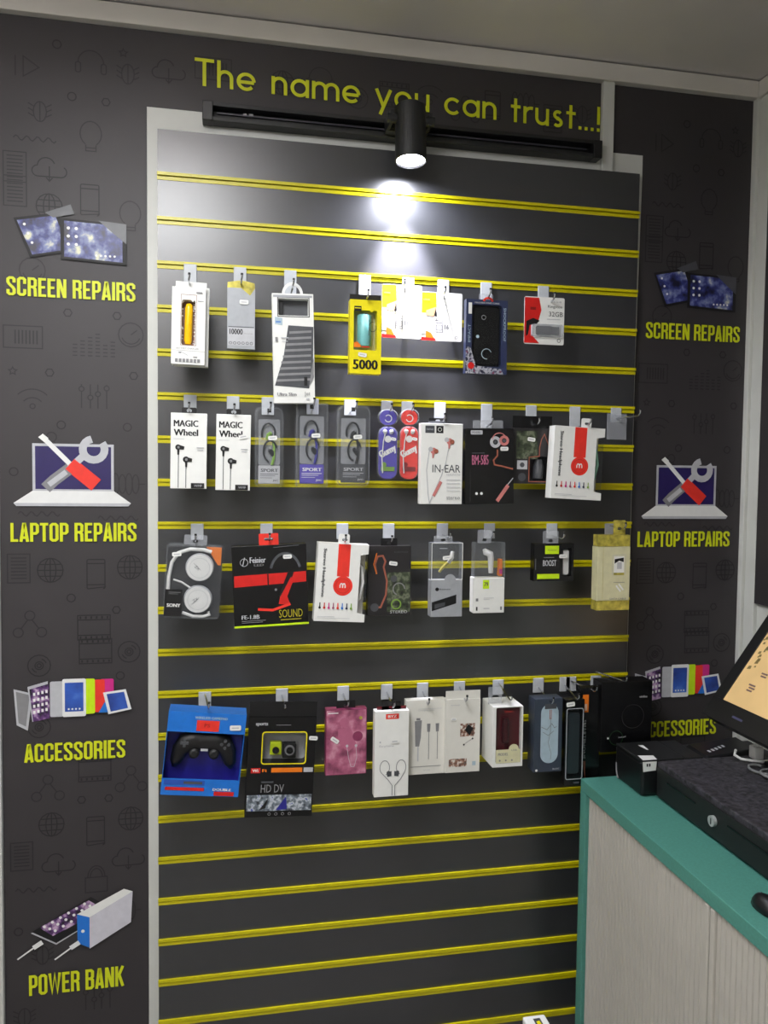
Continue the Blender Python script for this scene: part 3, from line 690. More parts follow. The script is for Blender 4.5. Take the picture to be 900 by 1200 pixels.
# cables and plug beneath the monitor
t = tag(empty('power_adapter', (1.375, -.285, CT+.0865)), 'small white plug adapter standing under the till monitor', 'adapter')
MB().box(-.012, -.012, 0, .012, .012, .030, white_pl).build('body', t, .003)
m = MB().tube([(0, 0, .0305), (0, 0, .037)], .006, white_pl, 12); m.build('cable_boot', t)
z_ = CT+.0865+.0035
tag(MB().tube([(1.335, -.205-.06, z_+.012), (1.325, -.275, z_+.004), (1.33, -.292, z_), (1.348, -.306, z_), (1.372, -.316, z_), (1.40, -.318, z_+.003), (1.42, -.312, z_+.002)], .0032, white_pl, 8).build('white_cable'), 'white cable curling under the corner of the till monitor', 'cable')
pts = [(1.325+.02*math.cos(a*.5)*(1+.012*a), -.345+.022*math.sin(a*.5)-.0035*a, z_+.001+.0004*a) for a in range(34)]
tag(MB().tube(pts, .003, M('grey_cable_sheath', (120, 122, 122), .5), 6).build('grey_cable'), 'coiled grey cable lying under the till monitor', 'cable')
t = tag(empty('computer_mouse', (1.066, -.735, CT)), 'small black mouse at the right edge of the teal top', 'mouse')
m = MB(); vs = []; n = 14
for j in range(5):
    q = j/4; r_ = math.cos(q*PI/2*.95); vs += [(.019*r_*math.cos(2*PI*k/n), .034*r_*math.sin(2*PI*k/n), .002+.024*math.sin(q*PI/2)) for k in range(n)]
m.add(vs, [(j*n+k, j*n+(k+1) % n, (j+1)*n+(k+1) % n, (j+1)*n+k) for j in range(4) for k in range(n)] + [[4*n+k for k in range(n)], list(range(n))[::-1]], black, True); m.build('shell', t)
MB().tube([(0, .014, .0235), (0, .022, .019)], .0022, dgrey, 8).build('scroll_wheel', t)
# white carton on the floor below the slatwall
t = tag(empty('upright_carton', (.822, -.335, 0)), 'tall white carton with a yellow and black label at the foot of the slatwall', 'carton')
hh = G0-1.868
MB().box(-.026, -.026, 0, .026, .026, hh, white).build('carton', t, .004)
m = MB(); m.add([(-.006, -.018, hh+.0004), (.010, -.018, hh+.0004), (.010, .014, hh+.0004), (-.006, .014, hh+.0004)], [(0, 1, 2, 3)], dgrey)
m.add([(-.002, -.008, hh+.0006), (.007, -.012, hh+.0006), (.006, .006, hh+.0006), (-.002, .004, hh+.0006)], [(0, 1, 2, 3)], yellow); m.build('label_print', t)

# ================================================================== PRODUCTS ON THE HOOKS
# key: x of bottom centre, z of bottom (relative to the top groove), width, height, lean, y of the front face, x of its hook, groove number
D = {
    'vialbox': (0.0689, -0.4410, 0.0710, 0.1756, 0.018, -0.12, 0.069, 2),
    'silverbox': (0.1835, -0.4000, 0.0610, 0.1520, 0.000, -0.1, 0.182, 2),
    'longbox': (0.3013, -0.5185, 0.0915, 0.2416, -0.025, -0.125, 0.299, 2),
    'yellowbox': (0.4640, -0.4450, 0.0730, 0.1810, 0.000, -0.105, 0.478, 2),
    'card1': (0.5615, -0.3500, 0.0960, 0.1260, 0.000, -0.045, 0.585, 2),
    'card2': (0.6575, -0.3540, 0.1010, 0.1150, 0.000, -0.055, 0.674, 2),
    'navycase': (0.7590, -0.4330, 0.1030, 0.1750, 0.000, -0.09, 0.784, 2),
    'usbcard': (0.9040, -0.3570, 0.1020, 0.1130, 0.000, -0.09, 0.935, 2),
    'whitebox1': (0.0692, -0.7120, 0.0780, 0.1670, 0.010, -0.1, 0.069, 5),
    'whitebox2': (0.1659, -0.7150, 0.0760, 0.1695, 0.013, -0.1, 0.167, 5),
    'blister1': (0.2475, -0.7090, 0.0680, 0.1850, 0.000, -0.1, 0.248, 5),
    'blister2': (0.3435, -0.7080, 0.0770, 0.1950, 0.000, -0.11, 0.354, 5),
    'blister3': (0.4410, -0.7050, 0.0810, 0.1890, 0.000, -0.1, 0.445, 5),
    'capsule1': (0.5230, -0.6890, 0.0510, 0.1660, 0.000, -0.095, 0.536, 5),
    'capsule2': (0.5740, -0.6890, 0.0500, 0.1680, 0.000, -0.095, 0.587, 5),
    'earbox': (0.6460, -0.7435, 0.1010, 0.1885, -0.000, -0.115, 0.670, 5),
    'blackbox': (0.7720, -0.7430, 0.1225, 0.1805, -0.020, -0.095, 0.791, 5),
    'camobox': (0.8915, -0.6940, 0.1100, 0.1350, 0.000, -0.08, 0.909, 5),
    'headbox1': (0.9821, -0.7301, 0.1300, 0.1748, 0.045, -0.12, 1.028, 5),
    'sonyblister': (0.0758, -1.0035, 0.1281, 0.1694, 0.056, -0.12, 0.085, 8),
    'redblack': (0.2545, -1.0230, 0.1676, 0.1852, -0.041, -0.11, 0.246, 8),
    'headbox2': (0.4058, -1.0134, 0.1168, 0.1792, 0.055, -0.125, 0.429, 8),
    'cablebox': (0.5310, -1.0090, 0.1040, 0.1650, 0.000, -0.085, 0.544, 8),
    'clearbox1': (0.6675, -1.0130, 0.0770, 0.1770, 0.000, -0.1, 0.681, 8),
    'clearbox2': (0.7745, -1.0060, 0.0750, 0.1700, 0.000, -0.1, 0.804, 8),
    'blackyellow': (0.9380, -0.9310, 0.1030, 0.0920, 0.000, -0.1, 0.972, 8),
    'goldbox': (1.0915, -1.0050, 0.0870, 0.1870, 0.000, -0.11, 1.133, 8),
    'gamepad': (0.0942, -1.4025, 0.1714, 0.1889, 0.102, -0.115, 0.103, 12),
    'camera': (0.2718, -1.4699, 0.1550, 0.2680, 0.045, -0.1, 0.285, 12),
    'pinkbox': (0.4290, -1.3810, 0.0970, 0.1560, 0.000, -0.1, 0.435, 12),
    'podsbox': (0.5340, -1.4320, 0.0820, 0.2040, 0.000, -0.12, 0.544, 12),
    'usbcables': (0.6220, -1.3940, 0.0970, 0.1810, 0.000, -0.095, 0.636, 12),
    'charbox': (0.7105, -1.3890, 0.0860, 0.1980, 0.000, -0.11, 0.732, 12),
    'maroonbox': (0.8095, -1.3670, 0.0750, 0.1450, 0.000, -0.15, 0.835, 12),
    'ovalbox': (0.9220, -1.3960, 0.0720, 0.1810, 0.000, -0.125, 0.944, 12),
    'slimbox': (0.9930, -1.4360, 0.0500, 0.2140, 0.000, -0.12, 1.017, 12),
    'orangebox': (1.0510, -1.4400, 0.0480, 0.2370, 0.000, -0.09, 1.034, 12),
    'bigblack': (1.1425, -1.3660, 0.1380, 0.1770, 0.000, -0.1, 1.104, 12),
}
ROWN = {2: 'hooks on the top row', 5: 'hooks on the second row', 8: 'hooks on the third row', 12: 'hooks on the bottom row'}
def hook(x, g, tipx, tipy, tipz, label, curl=True):
    """plate clipped in the groove, wire arm reaching forward with a turned-up tip"""
    gz = G0-.1*g
    t = tag(empty('slatwall_hook', (x, 0, gz)), label, 'hook', ROWN[g])
    az = tipz-gz
    pb = min(-.034, az-.004); pb = max(pb, -.062)
    m = MB(); m.box(-.0145, -.0062, pb, .0145, -.0032, .004, hookpl); m.box(-.0145, -.0062, .0005, .0145, .004, .0025, hookpl)
    m.build('plate', t, .001)
    dx = tipx-x; s = -tipy
    rz = max(az, pb+.004)
    path = [(0, -.0065, rz)] + [(dx*k, -.0065-(s-.012)*k, rz+(az-rz)*k) for k in (.3, .6, .9)] + [(dx, -s+.004, az), (dx, -s, az+.003), (dx+.001, -s-.004, az+.007), (dx+.001, -s-.004, az+.013)]
    MB().tube(path, .0021, steel, 8).build('arm', t)
    MB().tube([path[-1], (path[-1][0], path[-1][1], path[-1][2]+.004)], .0028, black, 8).build('tip_cap', t)
    return t
SHORT = {'longbox': 'tall white carry box with a curved handle', 'yellowbox': 'bright yellow 5000 box', 'card1': 'memory card pack next to the yellow box', 'whitebox1': 'leftmost white MAGIC Wheel box', 'whitebox2': 'second white MAGIC Wheel box',
 'headbox1': 'white Stereo Headphone box on the second row', 'headbox2': 'white Stereo Headphone box on the third row', 'redblack': 'large black box with a red band', 'clearbox1': 'clear topped box with a silver base', 'clearbox2': 'clear topped box with a white base',
 'camera': 'tall black action camera box', 'podsbox': 'white box with a small red label', 'charbox': 'off white box with two small brown pictures', 'slimbox': 'slim glossy black box with silver outline', 'goldbox': 'cream and gold box', 'bigblack': 'large black box at the right end'}
def product(key, name, label, cat, group=None, dep=.022, hz=None, tabh=.0):
    bx, bz, w, h, roll, Y, hx, g = D[key]
    t = tag(empty(name, (bx, Y, G0+bz), (0, roll, 0)), label, cat, group)
    # arm passes above (hz > 0) or through the head of the pack (hz < 0), measured from its top
    hz = .006 if hz is None else hz
    r = h+hz; tx = bx+math.sin(roll)*r; tz = G0+bz+math.cos(roll)*r
    tx = tx*.6+(hx+.003)*.4 if abs(tx-hx) > .03 else tx
    hook(hx, g, tx, Y-(.022 if hz < 0 else .016), tz, 'slatwall hook holding the '+SHORT.get(key, label))
    t['_tx'] = tx-bx; lx = (tx-bx)*math.cos(roll)-(r)*math.sin(roll)
    del t['_tx']
    return t, Face(w, h), w, h, lx
def carton(t, w, h, mat, dep=.022, name='carton', bev=.0008, y=0.0, z0=0.0, x0=None, x1=None):
    x0 = -w/2 if x0 is None else x0; x1 = w/2 if x1 is None else x1
    return MB().box(x0, y, z0, x1, y+dep, h, mat).build(name, t, bev)
def sticker(t, f, u, v, ang=0, ww=.020, hh=.0095, y=-.0024):
    c = ((u-.5)*f.w, v*f.h); ca, sa = math.cos(math.radians(ang)), math.sin(math.radians(ang))
    P = [(a*ca-b*sa+c[0], a*sa+b*ca+c[1]) for a, b in rrect(-ww/2, -hh/2, ww/2, hh/2, .003)]
    m = MB().prism(P, y, y+.0002, white)
    Q = [(a*ca-b*sa+c[0], a*sa+b*ca+c[1]) for a, b in rrect(-ww*.32, -.0012, ww*.32, .0012, .0002, 1)]
    m.add([(a, y-.0001, b) for a, b in Q], [list(range(len(Q)))], lgrey)
    return m.build('price_sticker', t)
def tab(t, lx, h, w_, hh, mat, y=.010, name='hang_tab', hole=True, notch=None):
    """hang tab standing on the pack top: a card with a real slot for the hook"""
    o = rrect(lx-w_/2, h-.002, lx+w_/2, h+hh, .003, 3); n = len(o)
    i = rrect(lx-.0055, h+.0025, lx+.0055, h+min(hh-.003, .0095), .003, 3)
    return MB().ring(o, i, y, y+.0008, mat).build(name, t)
def frame_carton(t, w, h, mat, u0, v0, u1, v1, dep, inner=None, name='carton', r=.004, back=.0015, y=0.0):
    """carton whose front has a cut-out window: front ring, four walls and a back"""
    o = rrect(-w/2, 0, w/2, h, .0006, 2); n = len(o)
    i = rrect((u0-.5)*w, v0*h, (u1-.5)*w, v1*h, r, 2)
    m = MB().ring(o, i, y, y+dep, mat)
    m.box(-w/2+.001, y+dep-.0005, .001, w/2-.001, y+dep, h-.001, inner or mat)
    return m.build(name, t, 0)
def blister(t, w, h, dep, mat, r=.012, inset=.006, name='blister', y0=0.0):
    """moulded clear bubble on a flange"""
    o = rrect(-w/2, 0, w/2, h, r, 5); n = len(o)
    def scaled(k): return [(x*(1-2*k/w), h/2+(z-h/2)*(1-2*k/h)) for x, z in o]
    L = [(o, dep), (scaled(inset*.7), dep), (scaled(inset), y0+.002), (scaled(inset+.003), y0)]
    vs = []; fs = []
    for p, y in L: vs += [(x, y, z) for x, z in p]
    for a in range(len(L)-1):
        for k in range(n): fs.append((a*n+k, a*n+(k+1) % n, (a+1)*n+(k+1) % n, (a+1)*n+k))
    fs.append([(len(L)-1)*n+k for k in range(n)])
    m = MB(); m.add(vs, fs, mat); return m.build(name, t)
def tilt_lines(f, u0, u1, v, n, mat, step=.022, wd=.0012):
    for k in range(n): f.rect(u0, v-k*step-.004, u0+(u1-u0)*(1-.18*((k*7) % 4)/3), v-k*step+.004, mat)
# ------------------------------------------------ top row
t, f, w, h, lx = product('vialbox', 'gift_box', 'white box with an amber vial in a bubbly window', 'box', hz=.0)
b2 = carton(t, w*1.02, h*.985, white, .020, 'rear_carton', y=.0265, x0=-w*.44, x1=w*.60)
frame_carton(t, w, h*.945, white, .29, .25, .70, .84, .024, brown, r=.005)
MB().box(-w*.40, .006, h*.945+.0006, w*.52, .0075, h*1.02, white).build('header_card', t)
m = MB(); m.tube([(-.001*1, .012, h*.26), (-.001, .012, h*.30), (0, .012, h*.70), (.0005, .012, h*.745), (.0005, .012, h*.76)], [.006, .0085, .0085, .007, .003], amber, 14); m.build('vial', t)
m = MB(); random.seed(5)
for k in range(44):
    sd = random.choice((-1, 1)); u = sd*random.uniform(.15, .19)*w-.0003*1; z = random.uniform(.26, .80)*h*1.0; r_ = random.uniform(.0008, .0020)
    vs = [(u+r_*a, .004+r_*b, z+r_*c) for a, b, c in ((1, 0, 0), (-1, 0, 0), (0, 1, 0), (0, -1, 0), (0, 0, 1), (0, 0, -1))]
    m.add(vs, [(0, 2, 4), (2, 1, 4), (1, 3, 4), (3, 0, 4), (2, 0, 5), (1, 2, 5), (3, 1, 5), (0, 3, 5)], white_pl)
tag(m.build('bubbles', t), kind='stuff')
f.line([(.27, .235), (.73, .235), (.73, .855), (.27, .855)], .0012, brown, True)
f.text('BATTERY CHARGER', .15, .185, .82, .205, grey); f.line([(.02, .17), (1, .165)], .0006, grey)
f.line([(.3, .15), (.5, .11)], .0012, lgrey); f.rect(.22, .135, .3, .15, grey); f.rect(.66, .085, .78, .10, grey)
for k in range(7): f.rect(.12+k*.11, .025, .205+k*.11, .068, grey)
f.rect(.72, .875, .90, .895, grey); f.rect(.76, .78, .94, .79, lgrey); f.poly([(.55, .80), (.62, .84), (.69, .80), (.62, .765)], white)
f.done('front_print', t)

t, f, w, h, lx = product('silverbox', 'power_bank_box', 'silver grey box marked 10000 with a gold top', 'box', hz=-.008)
carton(t, w, h*.885, silver, .020)
m = MB().prism([(-w/2, h*.886), (w/2, h*.886), (w/2-.001, h*.97), (w*.12, h*1.0), (-w*.1, h*1.0), (-w/2+.001, h*.97)], .006, .0075, gold); m.build('gold_hang_card', t)
f.poly([(.5, .884), (.99, .884), (.82, .78)], gold)
f.rect(.04, .315, .96, .325, dgrey); f.rect(0.02, .05, .98, .31, lgrey); f.text('10000', .08, .21, .56, .29, black, bold=.01); f.text('mAh power bank', .6, .215, .92, .235, grey)
f.rect(.15, .16, .85, .17, lgrey)
for k in range(6): f.ringc(.12+k*.15, .085, .0028, .0009, dgrey)
f.done('front_print', t); sticker(t, f, .6, .68)

t, f, w, h, lx = product('longbox', 'long_carry_box', 'tall white carry box with a curved handle and a grey ribbed bar pictured', 'box', hz=.012)
frame_carton(t, w, h, white, .15, .80, .88, .955, .022, dgrey, r=.002)
vs, fs = stroke(arc(0, 0, .0205, 0, 180, 12), .006)
m = MB(); m.add([(x, .004, h+z*1.15-.001) for x, z in vs]+[(x, .007, h+z*1.15-.001) for x, z in vs], fs+[[i+len(vs) for i in q[::-1]] for q in fs]+[(i, i+2, i+2+len(vs), i+len(vs)) for i in range(len(vs)-2)], white_pl); m.build('carry_handle', t)
MB().box(-w*.33, .012, .81*h, -w*.24, .016, .94*h, black).build('inner_bar', t)
f.rect(.02, .775, .99, .99, silver) if False else None
f.line([(.135, .79), (.895, .79), (.895, .965), (.135, .965)], .0018, black, True)
f.rect(.03, .965, .97, .985, silver)
f.poly([(.06, .72), (.24, .71), (.24, .775), (.06, .785)], ltblue); f.rect(.08, .735, .2, .745, blue)
f.poly([(.38, .71), (.99, .70), (.97, .40), (.86, .135), (.03, .16), (.25, .42)], dgrey)
for k in range(9):
    q = k/8; f.poly([(.40-.33*q, .655-.44*q), (.94-.04*q, .668-.44*q), (.94-.04*q, .648-.44*q), (.40-.33*q, .632-.44*q)], grey)
f.rect(.74, .16, .82, .24, black); f.poly([(.86, .155), (.98, .24), (.98, .42), (.92, .30)], grey)
f.text('Ultra Slim', .08, .065, .55, .095, grey, bold=.01); f.text('Jet', .74, .06, .88, .105, grey); f.rect(.78, .03, .86, .045, lgrey)
f.rect(.06, .56, .12, .60, grey); f.rect(.22, .56, .36, .565, lgrey); f.rect(.2, .59, .38, .60, lgrey)
f.done('front_print', t)

t, f, w, h, lx = product('yellowbox', 'power_bank_box', 'bright yellow box marked 5000 with a pale turquoise tube in its window', 'box', hz=-.012)
frame_carton(t, w, h*.925, yellow, .12, .32, .86, .86, .026, gold_c, r=.002)
MB().box(-w/2, .008, h*.926, w/2, .0095, h, black).build('header_card', t)
m = MB(); m.tube([(-.001, .014, h*.35), (-.001, .014, h*.36), (-.001, .014, h*.74), (-.001, .014, h*.75)], [.014, .0165, .0165, .014], lteal, 18); m.build('power_bank', t)
c_ = MB().box((.12-.5)*w, .0008, .32*h, (.86-.5)*w, .0012, .86*h, clearwin); c_.build('window_film', t)
f.rect(.13, .78, .36, .845, black); f.rect(.15, .815, .34, .826, yellow); f.poly([(.57, .845), (.78, .845), (.74, .79), (.68, .775), (.60, .80)], yellow)
f.poly([(.13, .33), (.36, .33), (.36, .35), (.24, .40), (.13, .39)], orange); f.rect(.38, .33, .62, .345, red)
f.text('5000', .10, .055, .90, .175, black, bold=.012)
vs, fs = stroke(arc(.0, .0, .0085, 60, 380, 12), .0010); c = f.P(.72, .59); f.flat([(c[0]+x, c[1]+z*1.3) for x, z in vs], fs, dgrey); f.line([(.60, .68), (.60, .48)], .0012, dgrey)
f.rect(.44, .44, .56, .76, dgrey, .003); f.text('POWER', .462, .46, .54, .74, lteal, 90)
f.done('front_print', t); sticker(t, f, .40, .235, -8)

def sdcard(key, label, full):
    t, f, w, h, lx = product(key, 'memory_card_pack', label, 'card pack', 'memory card packs', hz=-.008)
    P = rrect(-w/2, 0, w/2, h, .004, 4); MB().prism(P, 0, .0016, white).build('backing_card', t)
    f.poly([(0.0, .99), (.36, .99), (.37, .70), (.30, .58), (0, .56)], yellow); f.poly([(.12, .62), (.36, .70), (.30, .50), (.10, .52)], skin)
    f.rect(0, .14, .10, .56, lav); f.rect(.10, .14, .2, .46, lgrey); f.poly([(.11, .04), (.32, .04), (.24, .16), (.11, .20)], orange)
    f.poly([(.0, 0), (.36, 0), (.34, .05), (0, .07)], red); f.poly([(.04, .85), (.2, .85), (.2, .825), (.04, .83)], dgrey)
    f.text('Card', .40, .86, .62, .885, dgrey, bold=.010); f.poly([(.36, .70), (.37, .50), (.30, .50)], black)
    f.line([(.34, .18), (.52, .18), (.52, .42), (.34, .42)], .0012, dgrey, True); f.line([(.36, .22), (.50, .22), (.50, .32), (.36, .32)], .001, dgrey, True); f.rect(.36, .36, .50, .38, grey)
    f.text('16', .57, .24, .67, .34, dgrey, bold=.010); f.ringc(.86, .08, .003, .0009, grey)
    f.rect(.58, .72, .60, .76, lgrey); f.rect(.60, .60, .62, .64, lgrey)
    f.done('front_print', t)
    MB().prism(rrect(-.0145*1, .06*h, .0125, .46*h, .003), -.004, -.0004, clearwin).build('blister', t)
sdcard('card1', 'white memory card pack in the spotlight, directly right of the yellow box', 0)
sdcard('card2', 'white memory card pack right beside the navy phone case box', 1)

t, f, w, h, lx = product('navycase', 'phone_case_box', 'navy blue box with a dark phone case behind film', 'box', hz=.006)
frame_carton(t, w, h, navy, .14, .10, .86, .93, .018, black, r=.006)
MB().prism(rrect(-w*.29, .13*h, w*.31, .90*h, .009, 4), .005, .013, black_gl).build('phone_case', t)
MB().box((.14-.5)*w, .0008, .10*h, (.86-.5)*w, .0012, .93*h, clearwin).build('window_film', t)
tab(t, lx, h, .034, .016, clear2)
f.poly([(0, 0), (.92, 0), (.86, .07), (.25, .11), (.12, .34), (0, .38)], photo_n)
f.text('PROTECTIVE CASE', .20, .945, .80, .965, lgrey, bold=.01); f.text('SHOCKPROOF', .90, .45, .96, .90, ltblue, -90); f.text('IMPACT', .05, .42, .11, .66, ltblue, 90)
f.ringc(.42, .76, .005, .0016, grey); f.ringc(.50, .27, .012, .0016, ltblue, 20, 280); f.circ(.28, .5, .004, ltblue); f.circ(.13, .105, .008, red)
vs, fs = stroke(arc(0, 0, .012, 20, 160, 10), .005); f.flat([(x+.002, h-.008+z) for x, z in vs], fs, red2)
f.rect(.05, .80, .13, .95, white)
f.done('front_print', t)

t, f, w, h, lx = product('usbcard', 'usb_stick_pack', 'red and white 32GB memory stick pack', 'card pack', hz=-.010)
MB().prism(rrect(-w/2, 0, w/2, h, .004, 4), 0, .0016, white).build('backing_card', t)
f.poly([(0, .98), (.36, .98), (.42, .72), (.34, .46), (.18, .42), (.20, .18), (.38, .02), (0, .02)], red)
f.poly([(.05, .48), (.22, .55), (.38, .5), (.30, .42), (.13, .40), (.1, .2), (.04, .16)], black); f.rect(.14, .72, .28, .78, M('dark_red_print', (130, 16, 16), .4))
f.text('Kingston', .58, .76, .94, .84, dgrey); f.text('32GB', .61, .60, .96, .70, dgrey); f.rect(.56, .53, .9, .545, lgrey); f.text('G4', .72, .89, .92, .93, lgrey)
f.ringc(.87, .09, .004, .0012, dgrey)
f.done('front_print', t)
MB().prism(rrect(-.034, .16*h, .046, .42*h, .005), -.008, -.0004, clear2).build('blister', t)
MB().prism(rrect(-.022, .20*h, .016, .38*h, .002), -.0075, -.001, black_gl).box(.0165, -.007, .21*h, .036, -.0015, .37*h, black).build('memory_stick', t)

# ------------------------------------------------ second row
def wheel(key, label, st):
    t, f, w, h, lx = product(key, 'earphone_box', label, 'box', 'white earphone boxes on the second row')
    carton(t, w, h, white, .024); tab(t, lx, h, .032, .013, black)
    f.text('MAGIC', .08, .82, .76, .905, black, bold=.012); f.text('Wheel', .08, .70, .76, .785, black, bold=.012); f.rect(.08, .655, .38, .66, lgrey)
    f.line([(.22, .52), (.22, 0.01)], .0016, dgrey); f.line([(.43, .34), (.43, 0.01)], .0016, dgrey)
    for u, v, s_ in ((.21, .545, 1), (.43, .385, 1.1)):
        f.circ(u, v, .0062*s_, black); f.circ(u+.01, v, .0028*s_, grey); f.poly([(u+.04, v+.03), (u+.17, v+.012), (u+.16, v-.03), (u+.04, v-.03)], black); f.poly([(u-.03, v-.02), (u+.04, v-.02), (u+.03, v-.10), (u-.02, v-.10)], black)
    f.rect(.72, .54, .92, .55, lgrey); f.rect(.74, .51, .90, .52, lgrey)
    f.rect(.57, .005, .94, .075, black); f.text('WMF', .66, .025, .88, .055, lgrey)
    f.done('front_print', t)
    if st: sticker(t, f, *st)
wheel('whitebox1', 'white earphone box reading MAGIC Wheel, hanging leftmost on the second row', None)
wheel('whitebox2', 'white earphone box reading MAGIC Wheel, second from the left with its lettering partly covered', (.78, .71, 12))
def sport(key, label, shell, band, txt, cord, r):
    t, f, w, h, lx = product(key, 'sport_earphone_blister', label, 'blister pack', 'sport earphone blister packs', hz=-.010)
    MB().prism(rrect(-w*.36, .28*h, w*.36, .84*h, .004), .014, .0155, clear2).build('backing_sheet', t)
    MB().prism(rrect(-w*.36, .05*h, w*.36, .275*h, .002), .0135, .0145, band).build('backing_card', t)
    g = Face(w, h, .0125)
    g.rect(.15, .06, .85, .27, band); g.text('SPORT', .22, .195, .80, .235, txt, bold=.01); g.rect(.2, .165, .8, .172, txt); g.rect(.2, .145, .7, .150, txt); g.rect(.2, .12, .6, .125, txt); g.text('JVC', .62, .075, .80, .10, txt, bold=.010)
    g.done('card_print', t)
    for v, q in ((.66, 1), (.45, -1)):
        c0 = (0 if q > 0 else .004, v*h)
        pth = [(c0[0]+q*.013*math.cos(math.radians(a))*1.15-.002, .010-.002*math.sin(math.radians(a)), c0[1]+.024*math.sin(math.radians(a))) for a in range(200 if q > 0 else 160, -20 if q > 0 else -90, -16)]
        MB().tube(pth, .0022, black, 8).build('ear_hook', t)
        bud = MB(); bud.tube([(c0[0]-q*.006, .012, c0[1]-.012), (c0[0]-q*.001, .010, c0[1]-.002), (c0[0]+q*.004, .007, c0[1]+.003)], [.003, .006, .004], cord if q > 0 else black, 12); bud.build('earbud', t)
    MB().tube([(.006, .011, .28*h), (.010, .011, .36*h), (.011, .011, .5*h), (.008, .011, .60*h)], .0032, cord, 8).build('cable_bundle', t)
    blister(t, w, h, .018, shell, r, .004)
    MB().box(-.0045, .0165, h*.925, .0045, .0185, h*.975, black).build('hang_slot', t)
    sticker(t, f, .60, .61, 4, y=-.0006)
sport('blister1', 'clear sport earphone blister with green cable and pale printed card', clear3, lgrey, dgrey, green, .014)
sport('blister2', 'square-cornered sport earphone blister with violet printed card', clear3, purple, white, dblue, .003)
sport('blister3', 'clear sport earphone blister with all-black cable and dark printed card', clear3, dgrey, lgrey, black, .014)
def gumy(key, label, col, band):
    t, f, w, h, lx = product(key, 'capsule_earphone_pack', label, 'blister pack', 'rounded earphone capsules', hz=-.006)
    MB().prism(rrect(-w*.43, .02*h, w*.43, .76*h, w*.36, 6), .010, .0115, col).build('backing_card', t)
    MB().prism(rrect(-w*.40, .78*h, w*.40, .985*h, w*.34, 6), .010, .0115, col).build('top_card', t)
    g = Face(w, h, .0085)
    g.slant('Gumy', .5, .40, w*.86, .022, 28, white, .02); g.rect(.18, .13, .82, .19, band)
    g.circ(.5, .58, .008, white); g.circ(.32, .22, .006, band); g.ringc(.5, .87, .008, .0022, white, 200, 500)
    g.done('card_print', t)
    for q in (-1, 1): MB().tube([(q*.007, .0095, .66*h), (q*.008, .006, .69*h), (q*.008, .004, .705*h)], [.0035, .0055, .003], white_pl, 12).build('earbud', t)
    MB().tube([(-.012, .0075, .1*h), (-.014, .0075, .3*h), (-.011, .0075, .55*h), (-.007, .0075, .65*h)], .0014, white_pl, 6).build('cable', t)
    P = rrect(-w/2, 0, w/2, .775*h, w*.44, 6)
    for nm, z0, z1 in (('lower_capsule', 0, .775), ('upper_capsule', .77, 1.0)):
        o = rrect(-w/2, z0*h, w/2, z1*h, w*.44, 6); n = len(o); cz = (z0+z1)/2*h
        L = [(1, .014), (.93, .014), (.90, .003), (.80, 0.0)]; vs = []; fs = []
        for k_, y in L: vs += [(x*k_, y, cz+(z-cz)*(1-(1-k_)*.55)) for x, z in o]
        for a in range(3):
            for k in range(n): fs.append((a*n+k, a*n+(k+1) % n, (a+1)*n+(k+1) % n, (a+1)*n+k))
        fs.append([3*n+k for k in range(n)]); m = MB(); m.add(vs, fs, clear); m.build(nm, t)
    sticker(t, f, .72, .58, -10, .013, .007, y=-.0006)
gumy('capsule1', 'rounded clear earphone capsule with violet-blue card', purple, green)
gumy('capsule2', 'rounded clear earphone capsule with red card', red2, M('dark_red_print', (130, 16, 16), .4))

t, f, w, h, lx = product('earbox', 'earphone_box', 'white and rose gold IN-EAR earphone box', 'box')
carton(t, w, h, white, .024); tab(t, lx-.008, h, .044, .013, black); MB().box(lx-.03, .0095, h+.001, lx+.010, .0125, h+.006, dgrey).build('top_clip', t)
f.rect(.10, .88, .32, .97, dgrey); f.rect(.36, .88, .53, .97, black); f.ringc(.445, .925, .0042, .0012, white); f.text('remax', .13, .915, .29, .935, lgrey)
f.text('IN-EAR', .28, .395, .95, .49, dgrey); f.text('HEADPHONE', .62, .355, .95, .38, lgrey)
f.line([(.20, .66), (.14, .42), (.18, .14), (.22, .01)], .0018, lgrey); f.line([(.66, .70), (.60, .52), (.50, .36), (.30, .12), (.22, .01)], .0018, lgrey)
f.poly([(.46, .29), (.52, .27), (.34, .09), (.28, .11)], rose)
for u, v in ((.30, .66), (.68, .78)):
    f.circ(u, v, .0075, rose); f.circ(u+.06, v-.005, .0055, copper); f.circ(u-.07, v+.02, .0055, lgrey); f.poly([(u-.04, v-.01), (u+.02, v-.02), (u+.0, v-.09), (u-.03, v-.09)], rose)
for k in range(4): f.rect(.62, .30-k*.045, .94, .307-k*.045, lgrey)
f.text('stereo', .62, .06, .94, .10, grey)
f.done('front_print', t); f.rect(.42, .2, .43, .21, white)

t, f, w, h, lx = product('blackbox', 'earphone_box', 'black box reading BM-585 with a rose gold neckband pictured', 'box', hz=.010)
carton(t, w, h, black_gl, .028); tab(t, lx, h, .075, .020, clear2)
f.rect(.12, .92, .36, .975, lgrey, .002); f.text('MODEL', .15, .935, .32, .96, black); f.text('BM-585', .14, .52, .48, .65, pink, bold=.010); f.rect(.14, .67, .40, .68, dgrey)
f.ringc(.62, .82, .010, .0075, lgrey); f.ringc(.80, .84, .009, .0065, rose); f.circ(.62, .82, .004, dgrey); f.circ(.80, .84, .004, dgrey)
f.ringc(.70, .84, .018, .0022, rose, 20, 170)
f.line([(.66, .72), (.66, .64), (.58, .58), (.60, .52), (.75, .50), (.98, .46)], .0038, copper); f.line([(.98, .34), (.80, .20), (.74, .10)], .0022, lgrey); f.poly([(.85, .26), (.91, .23), (.68, .02), (.62, .05)], rose)
